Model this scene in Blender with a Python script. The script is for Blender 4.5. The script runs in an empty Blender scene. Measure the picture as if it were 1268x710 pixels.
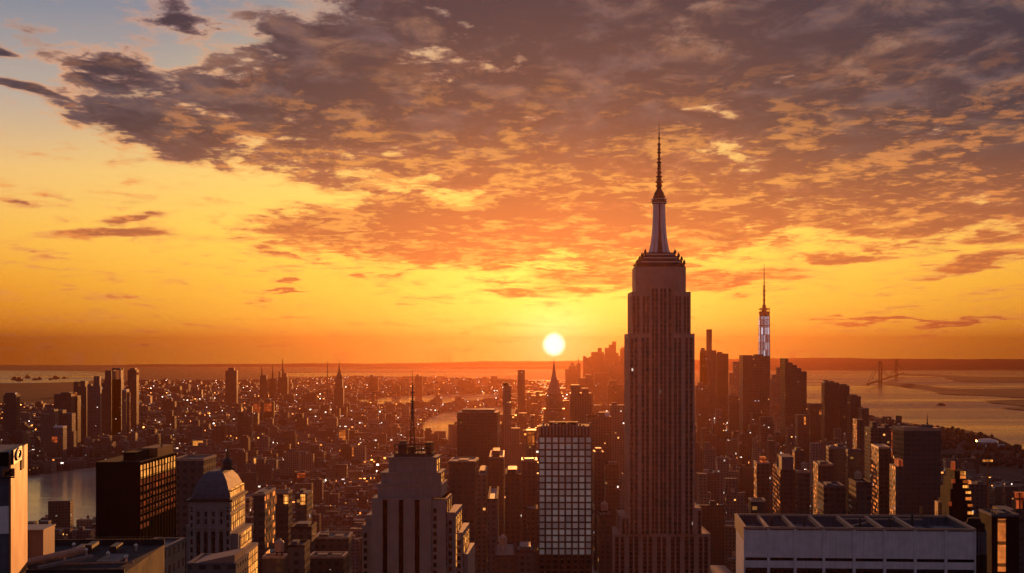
import bpy, bmesh, math, random
import numpy as np
from mathutils import Vector, Matrix

scene = bpy.context.scene
COL = scene.collection
R = math.radians

# ------------------------------------------------------------------ camera
F = 1867.0           # focal length in photograph pixels (photograph 1268 wide)
CX, CY = 634.0, 437.0
EYE = 250.0
def at(px, py, D):
    return Vector(((px-CX)/F*D, D, EYE-(py-CY)/F*D))
def ground_pt(px, py):
    D = EYE*F/(py-CY)
    return ((px-CX)/F*D, D)

cam_data = bpy.data.cameras.new("camera")
cam = bpy.data.objects.new("camera", cam_data)
COL.objects.link(cam)
cam.location = (0, 0, EYE)
cam.rotation_euler = (R(90), 0, 0)
cam_data.sensor_width = 36.0
cam_data.lens = 36.0*F/1268.0
cam_data.shift_y = (CY-355.0)/1268.0
cam_data.clip_start = 1.0
cam_data.clip_end = 200000.0
scene.camera = cam

# ------------------------------------------------------------------ render look
scene.view_settings.view_transform = 'Standard'
scene.view_settings.look = 'None'
scene.view_settings.exposure = 1.0
scene.view_settings.gamma = 1.0
scene.view_settings.use_curve_mapping = False
scene.render.engine = 'CYCLES'
scene.cycles.use_denoising = True
scene.cycles.max_bounces = 4
scene.cycles.diffuse_bounces = 2
scene.cycles.glossy_bounces = 3
scene.cycles.volume_bounces = 0
scene.cycles.sample_clamp_indirect = 4.0

# ------------------------------------------------------------------ sun
SUN_AZ = math.atan2(686.0-CX, F)
SUN_EL_DISC = math.atan2(CY-427.0, F)
SUN_EL = R(1.7)
sun_data = bpy.data.lights.new("sun", 'SUN')
sun_data.energy = 5.0
sun_data.angle = R(0.55)
sun_data.color = (1.0, 0.35, 0.085)
sun = bpy.data.objects.new("sun", sun_data)
COL.objects.link(sun)
sdir = Vector((math.sin(SUN_AZ)*math.cos(SUN_EL), math.cos(SUN_AZ)*math.cos(SUN_EL), math.sin(SUN_EL)))
sun.rotation_euler = sdir.to_track_quat('Z', 'Y').to_euler()
sun.location = (0, 0, 900)

# ------------------------------------------------------------------ node helper
class NG:
    """small wrapper that writes shader maths as function calls"""
    def __init__(s, tree):
        s.t = tree
    def n(s, kind, **props):
        nd = s.t.nodes.new(kind)
        for k, v in props.items():
            setattr(nd, k, v)
        return nd
    def put(s, sock, v):
        if isinstance(v, bpy.types.NodeSocket):
            s.t.links.new(v, sock)
        else:
            sock.default_value = v
    def m(s, op, a, b=None, c=None, clamp=False):
        nd = s.n('ShaderNodeMath', operation=op, use_clamp=clamp)
        for i, v in enumerate((a, b, c)):
            if v is not None:
                s.put(nd.inputs[i], v)
        return nd.outputs[0]
    def vm(s, op, a, b=None, scale=None):
        nd = s.n('ShaderNodeVectorMath', operation=op)
        s.put(nd.inputs[0], a)
        if b is not None: s.put(nd.inputs[1], b)
        if scale is not None: s.put(nd.inputs['Scale'], scale)
        return nd.outputs['Value'] if op in ('DOT_PRODUCT', 'LENGTH', 'DISTANCE') else nd.outputs[0]
    def xyz(s, v):
        nd = s.n('ShaderNodeSeparateXYZ'); s.put(nd.inputs[0], v)
        return nd.outputs[0], nd.outputs[1], nd.outputs[2]
    def vec(s, x, y, z=0.0):
        nd = s.n('ShaderNodeCombineXYZ')
        for i, v in enumerate((x, y, z)): s.put(nd.inputs[i], v)
        return nd.outputs[0]
    def sm(s, x, a, b, lo=0.0, hi=1.0):
        nd = s.n('ShaderNodeMapRange', interpolation_type='SMOOTHSTEP', clamp=True)
        for i, v in enumerate((x, a, b, lo, hi)): s.put(nd.inputs[i], v)
        return nd.outputs[0]
    def lin(s, x, a, b, lo=0.0, hi=1.0):
        nd = s.n('ShaderNodeMapRange', interpolation_type='LINEAR', clamp=True)
        for i, v in enumerate((x, a, b, lo, hi)): s.put(nd.inputs[i], v)
        return nd.outputs[0]
    def mix(s, f, a, b, blend='MIX'):
        nd = s.n('ShaderNodeMix', data_type='RGBA', blend_type=blend, clamp_factor=True)
        s.put(nd.inputs[0], f)
        for k, v in ((6, a), (7, b)):
            if not isinstance(v, bpy.types.NodeSocket) and len(v) == 3: v = (*v, 1.0)
            s.put(nd.inputs[k], v)
        return nd.outputs[2]
    def noise(s, v, scale, detail=4, rough=0.55, dist=0.0, lac=2.0, color=False):
        nd = s.n('ShaderNodeTexNoise')
        s.put(nd.inputs['Vector'], v)
        nd.inputs['Scale'].default_value = scale
        nd.inputs['Detail'].default_value = detail
        nd.inputs['Roughness'].default_value = rough
        nd.inputs['Lacunarity'].default_value = lac
        nd.inputs['Distortion'].default_value = dist
        return nd.outputs['Color'] if color else nd.outputs['Fac']
    def white(s, v):
        nd = s.n('ShaderNodeTexWhiteNoise', noise_dimensions='3D')
        s.put(nd.inputs['Vector'], v)
        return nd.outputs['Value']
    def ramp(s, f, stops, interp='LINEAR'):
        nd = s.n('ShaderNodeValToRGB')
        nd.color_ramp.interpolation = interp
        el = nd.color_ramp.elements
        while len(el) < len(stops): el.new(0.5)
        for e, (p, c) in zip(el, stops):
            e.position = p
            e.color = (*c, 1.0) if len(c) == 3 else c
        s.put(nd.inputs[0], f)
        return nd.outputs[0]

def lin3(r, g, b):
    f = lambda c: (c/255/12.92) if c/255 <= 0.04045 else ((c/255+0.055)/1.055)**2.4
    return (f(r), f(g), f(b))

# ------------------------------------------------------------------ sky
world = bpy.data.worlds.new("World")
scene.world = world
world.use_nodes = True
wt = world.node_tree
wt.nodes.clear()
g = NG(wt)
def azel(px, py):
    az = math.atan((px-CX)/F)
    return az*18.67, math.atan((CY-py)/F*math.cos(az))*18.67

tc = g.n('ShaderNodeTexCoord').outputs['Generated']
dx, dy, dz = g.xyz(g.vm('NORMALIZE', tc))
U = g.m('MULTIPLY', g.m('ARCTAN2', dx, dy), 18.67)           # azimuth, 1 unit = about 100 photograph pixels
V = g.m('MULTIPLY', g.m('ARCSINE', dz), 18.67)               # elevation, same unit
# perspective position on a flat cloud deck, for noise that shrinks towards the horizon
q = g.m('DIVIDE', 1.0, g.m('ADD', g.m('MAXIMUM', dz, 0.0), 0.085))
P = g.vec(g.m('MULTIPLY', dx, q), g.m('MULTIPLY', g.m('MULTIPLY', dy, q), 0.62), 0.0)
UV = g.vec(U, V, 0.0)

wob = g.noise(P, 1.6, 5, 0.6, color=True)
wob2 = g.vm('SUBTRACT', wob, (0.5, 0.5, 0.5))
UVw = g.vm('ADD', UV, g.vm('MULTIPLY', wob2, (1.7, 0.8, 0.0)))

def blob(px, py, rx, ry, rot=0.0, w=1.0, src=None):
    u0, v0 = azel(px, py)
    mp = g.n('ShaderNodeMapping', vector_type='TEXTURE')
    g.put(mp.inputs['Vector'], src if src is not None else UVw)
    mp.inputs['Location'].default_value = (u0, v0, 0)
    mp.inputs['Rotation'].default_value = (0, 0, R(rot))
    mp.inputs['Scale'].default_value = (rx/100.0, ry/100.0, 1)
    gr = g.n('ShaderNodeTexGradient', gradient_type='SPHERICAL')
    wt.links.new(mp.outputs[0], gr.inputs[0])
    return g.m('MULTIPLY', gr.outputs['Fac'], w)
def top(*bs):
    r = bs[0]
    for b in bs[1:]: r = g.m('SMOOTH_MAX', r, b, 0.18)
    return r

# clear-sky colour: by elevation, and by angle from the sun
vv = g.m('DIVIDE', V, 12.0)                                   # 0 at horizon, 1 about 37 degrees up
clear = g.ramp(vv, [(0.0, lin3(230, 116, 34)), (0.03, lin3(244, 146, 44)), (0.07, lin3(250, 166, 56)), (0.12, lin3(253, 190, 86)),
                    (0.18, lin3(244, 196, 124)), (0.25, lin3(190, 174, 158)), (0.34, lin3(134, 140, 154)),
                    (0.55, lin3(92, 104, 128)), (1.0, lin3(60, 72, 102))])
su, sv = azel(686, 427)
dsun = g.vm('LENGTH', g.vm('MULTIPLY', g.vm('SUBTRACT', UV, (su, sv, 0)), (0.85, 1.15, 1.0)))
glow1 = g.m('POWER', g.lin(dsun, 0.0, 6.0, 1.0, 0.0), 1.15)
glow2 = g.m('POWER', g.lin(dsun, 0.0, 2.1, 1.0, 0.0), 1.6)
clear = g.mix(g.m('MULTIPLY', glow1, 0.9), clear, (1.12, 0.93, 0.15))
clear = g.mix(g.m('MULTIPLY', glow2, 0.95), clear, (1.35, 1.16, 0.24))

glow3 = g.m('POWER', g.lin(dsun, 0.08, 0.85, 1.0, 0.0), 2.2)
clear = g.mix(1.0, clear, g.mix(g.sm(V, 3.2, 1.0), (1.0, 1.0, 1.0), (1.10, 1.14, 1.0)), 'MULTIPLY')
# where the cloud masses sit
big = top(
    blob(930, -70, 640, 320, -3, 1.3),
    blob(1150, 150, 420, 190, 8, 1.0),
    blob(720, 180, 330, 190, 0, 1.05),
    blob(440, 150, 290, 105, -10, 0.98),
    blob(560, 285, 330, 66, 2, 1.0),
    blob(790, 255, 330, 110, 6, 0.95),
    blob(215, 155, 200, 58, -10, 0.70),
    blob(215, 22, 100, 48, -8, 0.55),
    blob(160, 85, 120, 40, -10, 0.56),
    blob(430, 75, 200, 70, -18, 0.66),
    blob(1290, 220, 260, 105, 4, 0.85))
low = top(
    blob(150, 296, 160, 17, 2, 0.78),
    blob(165, 276, 60, 12, 4, 0.64),
    blob(830, 347, 290, 20, 1, 0.84),
    blob(1035, 316, 95, 11, 2, 0.74),
    blob(1215, 326, 120, 12, 5, 0.80),
    blob(1240, 297, 80, 13, -2, 0.78),
    blob(1150, 399, 200, 8, 1, 0.72),
    blob(355, 360, 70, 6, 0, 0.60),
    blob(40, 108, 110, 15, -12, 0.70),
    blob(10, 55, 60, 12, -14, 0.60),
    blob(640, 362, 110, 10, 0, 0.66))
high = g.m('MULTIPLY', g.sm(V, 2.5, 4.6), g.sm(U, -4.0, -1.6))                                      # overcast deck carries on above the picture
n1 = g.noise(P, 2.6, 10, 0.60, 0.3)
n2 = g.noise(g.vm('ADD', P, (7.3, 2.1, 4.0)), 7.0, 9, 0.62, 0.3)
n4 = g.noise(g.vm('ADD', g.vm('MULTIPLY', P, (0.8, 1.25, 1.0)), (2.3, 5.1, 1.0)), 17.0, 6, 0.60, 0.5)   # small ripples
e1 = g.m('SUBTRACT', n1, 0.5); e2 = g.m('SUBTRACT', n2, 0.5); e4 = g.m('SUBTRACT', n4, 0.5)
fb = g.m('ADD', g.m('MULTIPLY', e1, 1.5), g.m('ADD', g.m('MULTIPLY', e2, 1.35), g.m('MULTIPLY', e4, 0.70)))
dens_big = g.m('ADD', g.m('ADD', g.m('MINIMUM', g.m('MULTIPLY', big, 1.6), 0.86), fb), g.m('MULTIPLY', high, 0.20))
streak = g.noise(g.vec(g.m('MULTIPLY', U, 0.9), g.m('MULTIPLY', V, 7.0), 1.0), 1.3, 7, 0.6)
dens_low = g.m('ADD', g.m('MULTIPLY', low, 1.3), g.m('ADD', g.m('MULTIPLY', g.m('SUBTRACT', streak, 0.5), 0.9), g.m('MULTIPLY', e4, 0.2)))
dens_low = g.m('SUBTRACT', dens_low, g.sm(low, 0.12, 0.0, 0.0, 0.3))
dens_big = g.m('SUBTRACT', dens_big, g.sm(big, 0.10, 0.0, 0.0, 0.45))
dens = g.m('MAXIMUM', dens_big, dens_low)
cover = g.sm(dens, 0.16, 0.62)
thick = g.sm(dens, 0.30, g.m('SUBTRACT', 0.98, g.m('MULTIPLY', g.sm(V, 2.2, 4.0), 0.22)))

# lit thin cloud and rims, brown middles, mauve thick parts
near_sun = g.m('POWER', g.lin(dsun, 0.4, 5.0, 1.0, 0.0), 1.2)
rim = g.mix(near_sun, lin3(248, 164, 96), lin3(255, 206, 88))
rim = g.mix(g.sm(V, 3.0, 4.6), rim, lin3(206, 160, 134))
mid = g.mix(g.sm(V, 0.9, 2.7), lin3(218, 118, 64), lin3(108, 76, 80))
mid = g.mix(g.m('MULTIPLY', near_sun, 0.5), mid, lin3(232, 128, 60))
dark = g.mix(g.sm(V, 1.0, 2.9), lin3(184, 100, 66), lin3(34, 33, 56))
dark = g.mix(g.m('MULTIPLY', g.m('MULTIPLY', near_sun, 0.5), g.sm(V, 3.4, 2.0)), dark, lin3(196, 104, 60))
dark = g.mix(g.m('MULTIPLY', g.sm(U, 2.6, 6.0), g.sm(V, 3.6, 4.4)), dark, lin3(46, 48, 64))
cl = g.mix(g.sm(thick, 0.02, 0.40), rim, mid)
cl = g.mix(g.sm(thick, 0.28, 0.80), cl, dark)
n3 = g.noise(g.vm('ADD', P, (1.0, 9.0, 2.0)), 4.6, 9, 0.66, 0.4)
lo_side = g.sm(V, 3.9, 1.7)
sel = g.m('ADD', g.m('ADD', n3, g.m('MULTIPLY', e4, 0.55)), g.m('MULTIPLY', near_sun, 0.05))
glint = g.m('MULTIPLY', g.sm(sel, 0.50, 0.66), lo_side)
cl = g.mix(g.m('MULTIPLY', glint, 0.80), cl, g.mix(near_sun, lin3(246, 150, 78), lin3(255, 196, 92)))
pale = g.m('MULTIPLY', g.sm(g.m('ADD', n3, g.m('MULTIPLY', e2, 0.5)), 0.60, 0.76), g.sm(V, 2.2, 3.4))
cl = g.mix(g.m('MULTIPLY', pale, 0.42), cl, lin3(176, 142, 130))
cl = g.mix(g.m('MULTIPLY', g.sm(sel, 0.48, 0.30), 0.55), cl, dark)
soft = g.m('MULTIPLY', g.sm(g.m('ADD', n2, g.m('MULTIPLY', e1, 0.6)), 0.44, 0.70), g.sm(V, 1.8, 3.2))
cl = g.mix(g.m('MULTIPLY', soft, 0.60), cl, g.mix(g.sm(n3, 0.40, 0.62), lin3(104, 88, 98), lin3(158, 112, 90)))
sky = g.mix(g.m('MULTIPLY', cover, 0.97), clear, cl)

# behind the camera: dusk side of the sky
dusk = g.ramp(g.m('DIVIDE', V, 18.0), [(0.0, lin3(98, 78, 86)), (0.2, lin3(96, 84, 98)), (0.6, lin3(80, 78, 96)), (1.0, lin3(62, 64, 86))])
back = g.sm(dy, 0.62, 0.0)
sky = g.mix(back, sky, dusk)
below = g.sm(V, -0.25, -1.2)
sky = g.mix(below, sky, lin3(120, 58, 36))
# the sun's disc
disc = g.sm(g.vm('LENGTH', g.vm('SUBTRACT', UV, (su, sv, 0))), 0.165, 0.085)
sky = g.mix(g.m('MULTIPLY', glow3, 0.85), sky, (2.6, 2.2, 0.75))
sky = g.mix(disc, sky, (7.0, 6.4, 4.6))
bg1 = g.n('ShaderNodeBackground'); g.put(bg1.inputs[0], sky); bg1.inputs[1].default_value = 0.5
nish = g.n('ShaderNodeTexSky', sky_type='NISHITA')
nish.sun_disc = False
nish.sun_elevation = SUN_EL
nish.sun_rotation = SUN_AZ
nish.altitude = 250.0
nish.dust_density = 2.0
bg2 = g.n('ShaderNodeBackground'); g.put(bg2.inputs[0], nish.outputs[0]); bg2.inputs[1].default_value = 0.004
add = g.n('ShaderNodeAddShader')
wt.links.new(bg1.outputs[0], add.inputs[0]); wt.links.new(bg2.outputs[0], add.inputs[1])
wo = g.n('ShaderNodeOutputWorld')
wt.links.new(add.outputs[0], wo.inputs[0])
world.cycles.sampling_method = 'MANUAL'
world.cycles.sample_map_resolution = 1024

# ------------------------------------------------------------------ materials
def new_mat(name):
    m = bpy.data.materials.new(name)
    m.use_nodes = True
    m.node_tree.nodes.clear()
    return m, NG(m.node_tree)

def finish(m, k, base, rough, spec=0.5, emit=None, estr=0.0, metal=0.0, bump=None):
    p = k.n('ShaderNodeBsdfPrincipled')
    k.put(p.inputs['Base Color'], base if isinstance(base, bpy.types.NodeSocket) or len(base) == 4 else (*base, 1.0))
    k.put(p.inputs['Roughness'], rough)
    k.put(p.inputs['Metallic'], metal)
    k.put(p.inputs['Specular IOR Level'], spec)
    if emit is not None:
        estr = estr*0.5 if not isinstance(estr, bpy.types.NodeSocket) else k.m('MULTIPLY', estr, 0.5)
        k.put(p.inputs['Emission Color'], emit if isinstance(emit, bpy.types.NodeSocket) or len(emit) == 4 else (*emit, 1.0))
        k.put(p.inputs['Emission Strength'], estr)
    if bump is not None:
        b = k.n('ShaderNodeBump'); b.inputs['Strength'].default_value = bump[1]; b.inputs['Distance'].default_value = bump[2]
        k.put(b.inputs['Height'], bump[0]); m.node_tree.links.new(b.outputs[0], p.inputs['Normal'])
    o = k.n('ShaderNodeOutputMaterial')
    m.node_tree.links.new(p.outputs[0], o.inputs[0])
    return m

def plain(name, col, rough=0.6, spec=0.5, metal=0.0, var=0.25, scale=0.15, streak=True):
    """a painted, stone or metal surface with soft blotches and rain streaks"""
    m, k = new_mat(name)
    oc = k.n('ShaderNodeTexCoord').outputs['Object']
    a = k.noise(oc, scale, 6, 0.65)
    if streak:
        b = k.noise(k.vm('MULTIPLY', oc, (1.0, 1.0, 0.06)), scale*6, 4, 0.6)
        a = k.m('ADD', k.m('MULTIPLY', a, 0.55), k.m('MULTIPLY', b, 0.45))
    c = k.mix(k.sm(a, 0.32, 0.68), tuple(x*(1-var) for x in col), tuple(min(1, x*(1+var)) for x in col))
    return finish(m, k, c, k.lin(a, 0.3, 0.7, rough*0.85, min(1, rough*1.15)), spec, metal=metal)

def facade(name, wall_a, wall_b, glass=(0.03, 0.03, 0.035), cw=4.0, fh=3.7, wu=0.5, wv=0.5, lit=0.01, warm=0.6, estr=1.6,
           roof=(0.10, 0.09, 0.09), rough=0.55, grough=0.18, side_glow=None, cool=(0.85, 0.9, 1.0), hot=(1.0, 0.42, 0.10)):
    """windows in a grid on every upright face, some of them lit, a plain roof on top"""
    m, k = new_mat(name)
    tcn = k.n('ShaderNodeTexCoord')
    x, y, z = k.xyz(tcn.outputs['Object'])
    nx, ny, nz = k.xyz(tcn.outputs['Normal'])
    onside = k.m('GREATER_THAN', k.m('ABSOLUTE', nx), k.m('ABSOLUTE', ny))
    u = k.m('ADD', k.m('MULTIPLY', y, onside), k.m('MULTIPLY', x, k.m('SUBTRACT', 1.0, onside)))
    tint = k.n('ShaderNodeAttribute', attribute_name='tint').outputs['Fac']
    rnd = k.n('ShaderNodeObjectInfo').outputs['Random']
    key = k.m('FRACT', k.m('ADD', tint, rnd))
    uu = k.m('DIVIDE', k.m('ADD', u, k.m('MULTIPLY', key, 17.0)), cw); vv_ = k.m('DIVIDE', z, fh)
    fu = k.m('FRACT', uu); fv = k.m('FRACT', vv_)
    up = k.m('LESS_THAN', k.m('ABSOLUTE', nz), 0.5)
    inu = k.m('LESS_THAN', k.m('ABSOLUTE', k.m('SUBTRACT', fu, 0.5)), wu/2)
    inv = k.m('LESS_THAN', k.m('ABSOLUTE', k.m('SUBTRACT', fv, 0.5)), wv/2)
    win = k.m('MULTIPLY', k.m('MULTIPLY', inu, inv), up)
    cell = k.vec(k.m('FLOOR', uu), k.m('FLOOR', vv_), k.m('ADD', k.m('MULTIPLY', key, 91.7), k.m('MULTIPLY', onside, 3.1)))
    r1 = k.white(cell)
    patch = k.noise(tcn.outputs['Object'], 0.0045 if fh > 5 else 0.03, 3, 0.6)
    r2 = k.white(k.vm('ADD', cell, (3.3, 7.7, 1.9)))
    r3 = k.white(k.vm('ADD', cell, (13.3, 2.7, 5.9)))
    thr = k.m('SUBTRACT', 1.0, k.m('MULTIPLY', k.sm(patch, 0.36, 0.62), lit*2.4)) if lit < 0.3 else 1.0-lit
    if side_glow is not None:
        thr = k.m('SUBTRACT', 1.0, k.m('ADD', k.m('MULTIPLY', onside, side_glow-lit), lit))
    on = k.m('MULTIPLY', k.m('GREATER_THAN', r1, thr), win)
    blotch = k.noise(tcn.outputs['Object'], 0.05, 5, 0.6)
    wall = k.mix(k.m('FRACT', k.m('MULTIPLY', key, 7.31)), wall_a, wall_b)
    wall = k.mix(k.m('MULTIPLY', k.sm(blotch, 0.35, 0.7), 0.4), wall, tuple(c*0.55 for c in wall_a))
    gl = k.mix(r2, glass, tuple(c*2.6 for c in glass))
    c = k.mix(win, wall, gl)
    roofc = k.mix(k.m('FRACT', k.m('MULTIPLY', key, 3.77)), tuple(c_*0.4 for c_ in roof), tuple(c_*2.6 for c_ in roof))
    c = k.mix(up, roofc, c)
    rg = k.m('ADD', k.m('MULTIPLY', win, grough-rough), rough)
    ecol = k.mix(k.m('LESS_THAN', r2, warm), cool, hot)
    es = k.m('MULTIPLY', on, k.lin(k.m('POWER', r3, 3.0), 0.0, 1.0, estr*0.22, estr*1.9))
    return finish(m, k, c, rg, 0.5, ecol, es)

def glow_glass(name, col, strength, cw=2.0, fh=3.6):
    """emissive glass between thin mullions, standing in for sunlit panes, uneven from pane to pane"""
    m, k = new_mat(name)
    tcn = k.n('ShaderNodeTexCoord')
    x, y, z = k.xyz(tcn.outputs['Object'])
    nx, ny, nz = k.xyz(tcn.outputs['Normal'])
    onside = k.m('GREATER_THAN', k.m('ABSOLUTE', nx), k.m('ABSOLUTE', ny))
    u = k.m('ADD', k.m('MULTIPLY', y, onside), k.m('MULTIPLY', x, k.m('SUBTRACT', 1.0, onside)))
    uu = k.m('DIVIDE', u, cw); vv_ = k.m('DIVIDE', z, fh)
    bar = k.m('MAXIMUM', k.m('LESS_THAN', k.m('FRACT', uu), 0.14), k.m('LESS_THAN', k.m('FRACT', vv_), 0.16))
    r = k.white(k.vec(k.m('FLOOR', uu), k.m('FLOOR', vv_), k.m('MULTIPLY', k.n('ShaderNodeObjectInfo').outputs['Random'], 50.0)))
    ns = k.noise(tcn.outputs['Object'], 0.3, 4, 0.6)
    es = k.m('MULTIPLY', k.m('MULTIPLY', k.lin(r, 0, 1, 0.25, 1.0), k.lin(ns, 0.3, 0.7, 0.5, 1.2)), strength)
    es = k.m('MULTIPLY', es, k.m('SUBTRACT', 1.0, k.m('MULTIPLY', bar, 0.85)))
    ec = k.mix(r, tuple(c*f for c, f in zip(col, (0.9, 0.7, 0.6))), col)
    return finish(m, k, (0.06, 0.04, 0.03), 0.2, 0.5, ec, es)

M = {}
M['brown'] = facade('brown_brick_facade', (0.09, 0.058, 0.046), (0.15, 0.098, 0.075), lit=0.011, estr=1.6, warm=0.5, cool=(1.0, 0.8, 0.66))
M['grey'] = facade('grey_facade', (0.11, 0.10, 0.10), (0.20, 0.185, 0.185), lit=0.011, estr=1.6, warm=0.5, cool=(1.0, 0.8, 0.66))
M['tan'] = facade('tan_facade', (0.19, 0.145, 0.11), (0.27, 0.22, 0.175), lit=0.011, estr=1.6, warm=0.5, cool=(1.0, 0.8, 0.66))
M['dark'] = facade('dark_glass_facade', (0.045, 0.04, 0.042), (0.07, 0.06, 0.06), wu=0.7, wv=0.55, lit=0.005, warm=1.0, estr=0.9, rough=0.4)
M['dusky'] = facade('dusky_brown_facade', (0.09, 0.065, 0.055), (0.13, 0.095, 0.08), lit=0.003, estr=1.2, wu=0.5, wv=0.55)
M['far'] = facade('far_facade', (0.07, 0.052, 0.045), (0.19, 0.155, 0.14), cw=8.0, fh=6.5, wu=0.6, wv=0.5, lit=0.038, warm=0.55, estr=6.5, roof=(0.065, 0.06, 0.06), rough=0.6, cool=(1.0, 0.76, 0.62), hot=(1.0, 0.30, 0.06))
M['edge'] = facade('apartment_facade_sun_flank', (0.085, 0.065, 0.058), (0.12, 0.09, 0.08), wu=0.6, wv=0.55, lit=0.004, side_glow=0.55, warm=0.97, estr=1.3, hot=(1.0, 0.24, 0.04), rough=0.85)  # side cells glow to imitate low sun on the flank
M['lattice'] = facade('illuminated_glass_facade', (0.34, 0.36, 0.40), (0.36, 0.38, 0.42), cw=7.5, fh=26.0, wu=0.72, wv=0.93, lit=0.93, warm=0.0, estr=0.62, cool=(0.66, 0.78, 0.92))
M['matte_iron'] = plain('matte_iron', (0.03, 0.024, 0.022), 0.95, 0.05)
M['limestone'] = plain('limestone', (0.48, 0.35, 0.285), 0.6, 0.3, var=0.2)
M['stone'] = plain('pale_grey_stone', (0.30, 0.255, 0.245), 0.65, 0.3, var=0.16)
M['white'] = plain('white_panel', (0.80, 0.76, 0.775), 0.5, var=0.17, scale=0.35)
M['slate'] = plain('grey_slate_roof', (0.11, 0.115, 0.14), 0.7, 0.2, var=0.3, scale=0.6)
M['dark_metal'] = plain('dark_metal', (0.045, 0.04, 0.04), 0.55, metal=0.3, var=0.3)
M['steel'] = plain('bright_steel', (0.62, 0.60, 0.60), 0.3, metal=0.7, var=0.15)
M['black'] = plain('black_cladding', (0.011, 0.008, 0.009), 0.85, 0.15, var=0.35)
M['roofing'] = plain('roofing_felt', (0.04, 0.037, 0.042), 0.9, 0.15, var=0.45, scale=0.3, streak=False)
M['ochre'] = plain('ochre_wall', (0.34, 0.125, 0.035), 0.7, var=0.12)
M['brick_wall'] = plain('brown_render', (0.42, 0.22, 0.15), 0.6, var=0.2)
M['timber'] = plain('weathered_timber', (0.50, 0.30, 0.20), 0.5, var=0.3, scale=0.8)
M['glow_orange'] = glow_glass('orange_glow_glass', (1.0, 0.27, 0.05), 1.0, 7.0, 9.0)
M['glow_gold'] = glow_glass('gold_glow_glass', (1.0, 0.38, 0.07), 1.9, 1.6, 3.0)
M['glow_red'] = glow_glass('red_glow_glass', (0.8, 0.13, 0.03), 0.8, 6.0, 9.0)
M['glow_dim'] = glow_glass('dim_glow_glass', (0.75, 0.16, 0.04), 0.35, 2.0, 3.6)

def strip_mat(name, glass, span, fh, lit, estr=1.0, hot=(1.0, 0.5, 0.2)):
    """a tall window strip: panes with spandrels between the floors"""
    m, k = new_mat(name)
    oc = k.n('ShaderNodeTexCoord').outputs['Object']
    x, y, z = k.xyz(oc)
    v = k.m('DIVIDE', z, fh)
    sp = k.m('LESS_THAN', k.m('FRACT', v), 0.42)
    rnd = k.n('ShaderNodeObjectInfo').outputs['Random']
    cell = k.vec(k.m('FLOOR', k.m('DIVIDE', k.m('ADD', x, y), 1.7)), k.m('FLOOR', v), k.m('MULTIPLY', rnd, 63.0))
    r = k.white(cell)
    on = k.m('MULTIPLY', k.m('GREATER_THAN', r, 1.0-lit), k.m('SUBTRACT', 1.0, sp))
    gl = k.mix(r, glass, tuple(c*2.4 for c in glass))
    c = k.mix(sp, gl, span)
    return finish(m, k, c, k.m('ADD', k.m('MULTIPLY', sp, 0.35), 0.15), 0.5, hot, k.m('MULTIPLY', on, estr))
M['strip'] = strip_mat('window_strip_glass', (0.012, 0.010, 0.012), (0.095, 0.062, 0.052), 3.7, 0.004, 0.9, (1.0, 0.8, 0.66))
M['black_strip'] = strip_mat('dark_window_strip', (0.008, 0.007, 0.008), (0.011, 0.009, 0.010), 3.7, 0.0)

def ground_mat():
    m, k = new_mat('city_ground')
    oc = k.n('ShaderNodeTexCoord').outputs['Object']
    a = k.noise(oc, 0.0012, 8, 0.6); b = k.noise(oc, 0.02, 5, 0.6)
    c = k.mix(k.sm(a, 0.35, 0.65), (0.026, 0.022, 0.021), (0.055, 0.045, 0.04))
    c = k.mix(k.m('MULTIPLY', k.sm(b, 0.45, 0.7), 0.5), c, (0.15, 0.13, 0.12))
    return finish(m, k, c, 0.95, 0.08)
def land_mat(name, ca, cb, sc):
    m, k = new_mat(name)
    oc = k.n('ShaderNodeTexCoord').outputs['Object']
    a = k.noise(oc, sc, 8, 0.65)
    return finish(m, k, k.mix(k.sm(a, 0.38, 0.62), ca, cb), 0.85, 0.2)
def water_mat():
    m, k = new_mat('rippled_water')
    oc = k.n('ShaderNodeTexCoord').outputs['Object']
    a = k.noise(k.vm('MULTIPLY', oc, (0.4, 1.0, 1.0)), 0.03, 5, 0.6)
    b = k.noise(k.vm('MULTIPLY', oc, (0.16, 1.0, 1.0)), 0.0011, 6, 0.6)
    rg = k.lin(b, 0.36, 0.64, 0.10, 0.30)
    return finish(m, k, (0.20, 0.125, 0.08), rg, 0.5, bump=(a, 0.28, 3.0))
M['ground'] = ground_mat()
M['hills'] = land_mat('far_wooded_hills', (0.045, 0.04, 0.03), (0.08, 0.065, 0.05), 0.002)
M['park'] = land_mat('shore_park', (0.035, 0.036, 0.028), (0.07, 0.06, 0.05), 0.02)
M['island'] = land_mat('island_land', (0.02, 0.017, 0.015), (0.05, 0.04, 0.034), 0.01)
M['water'] = water_mat()

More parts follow.
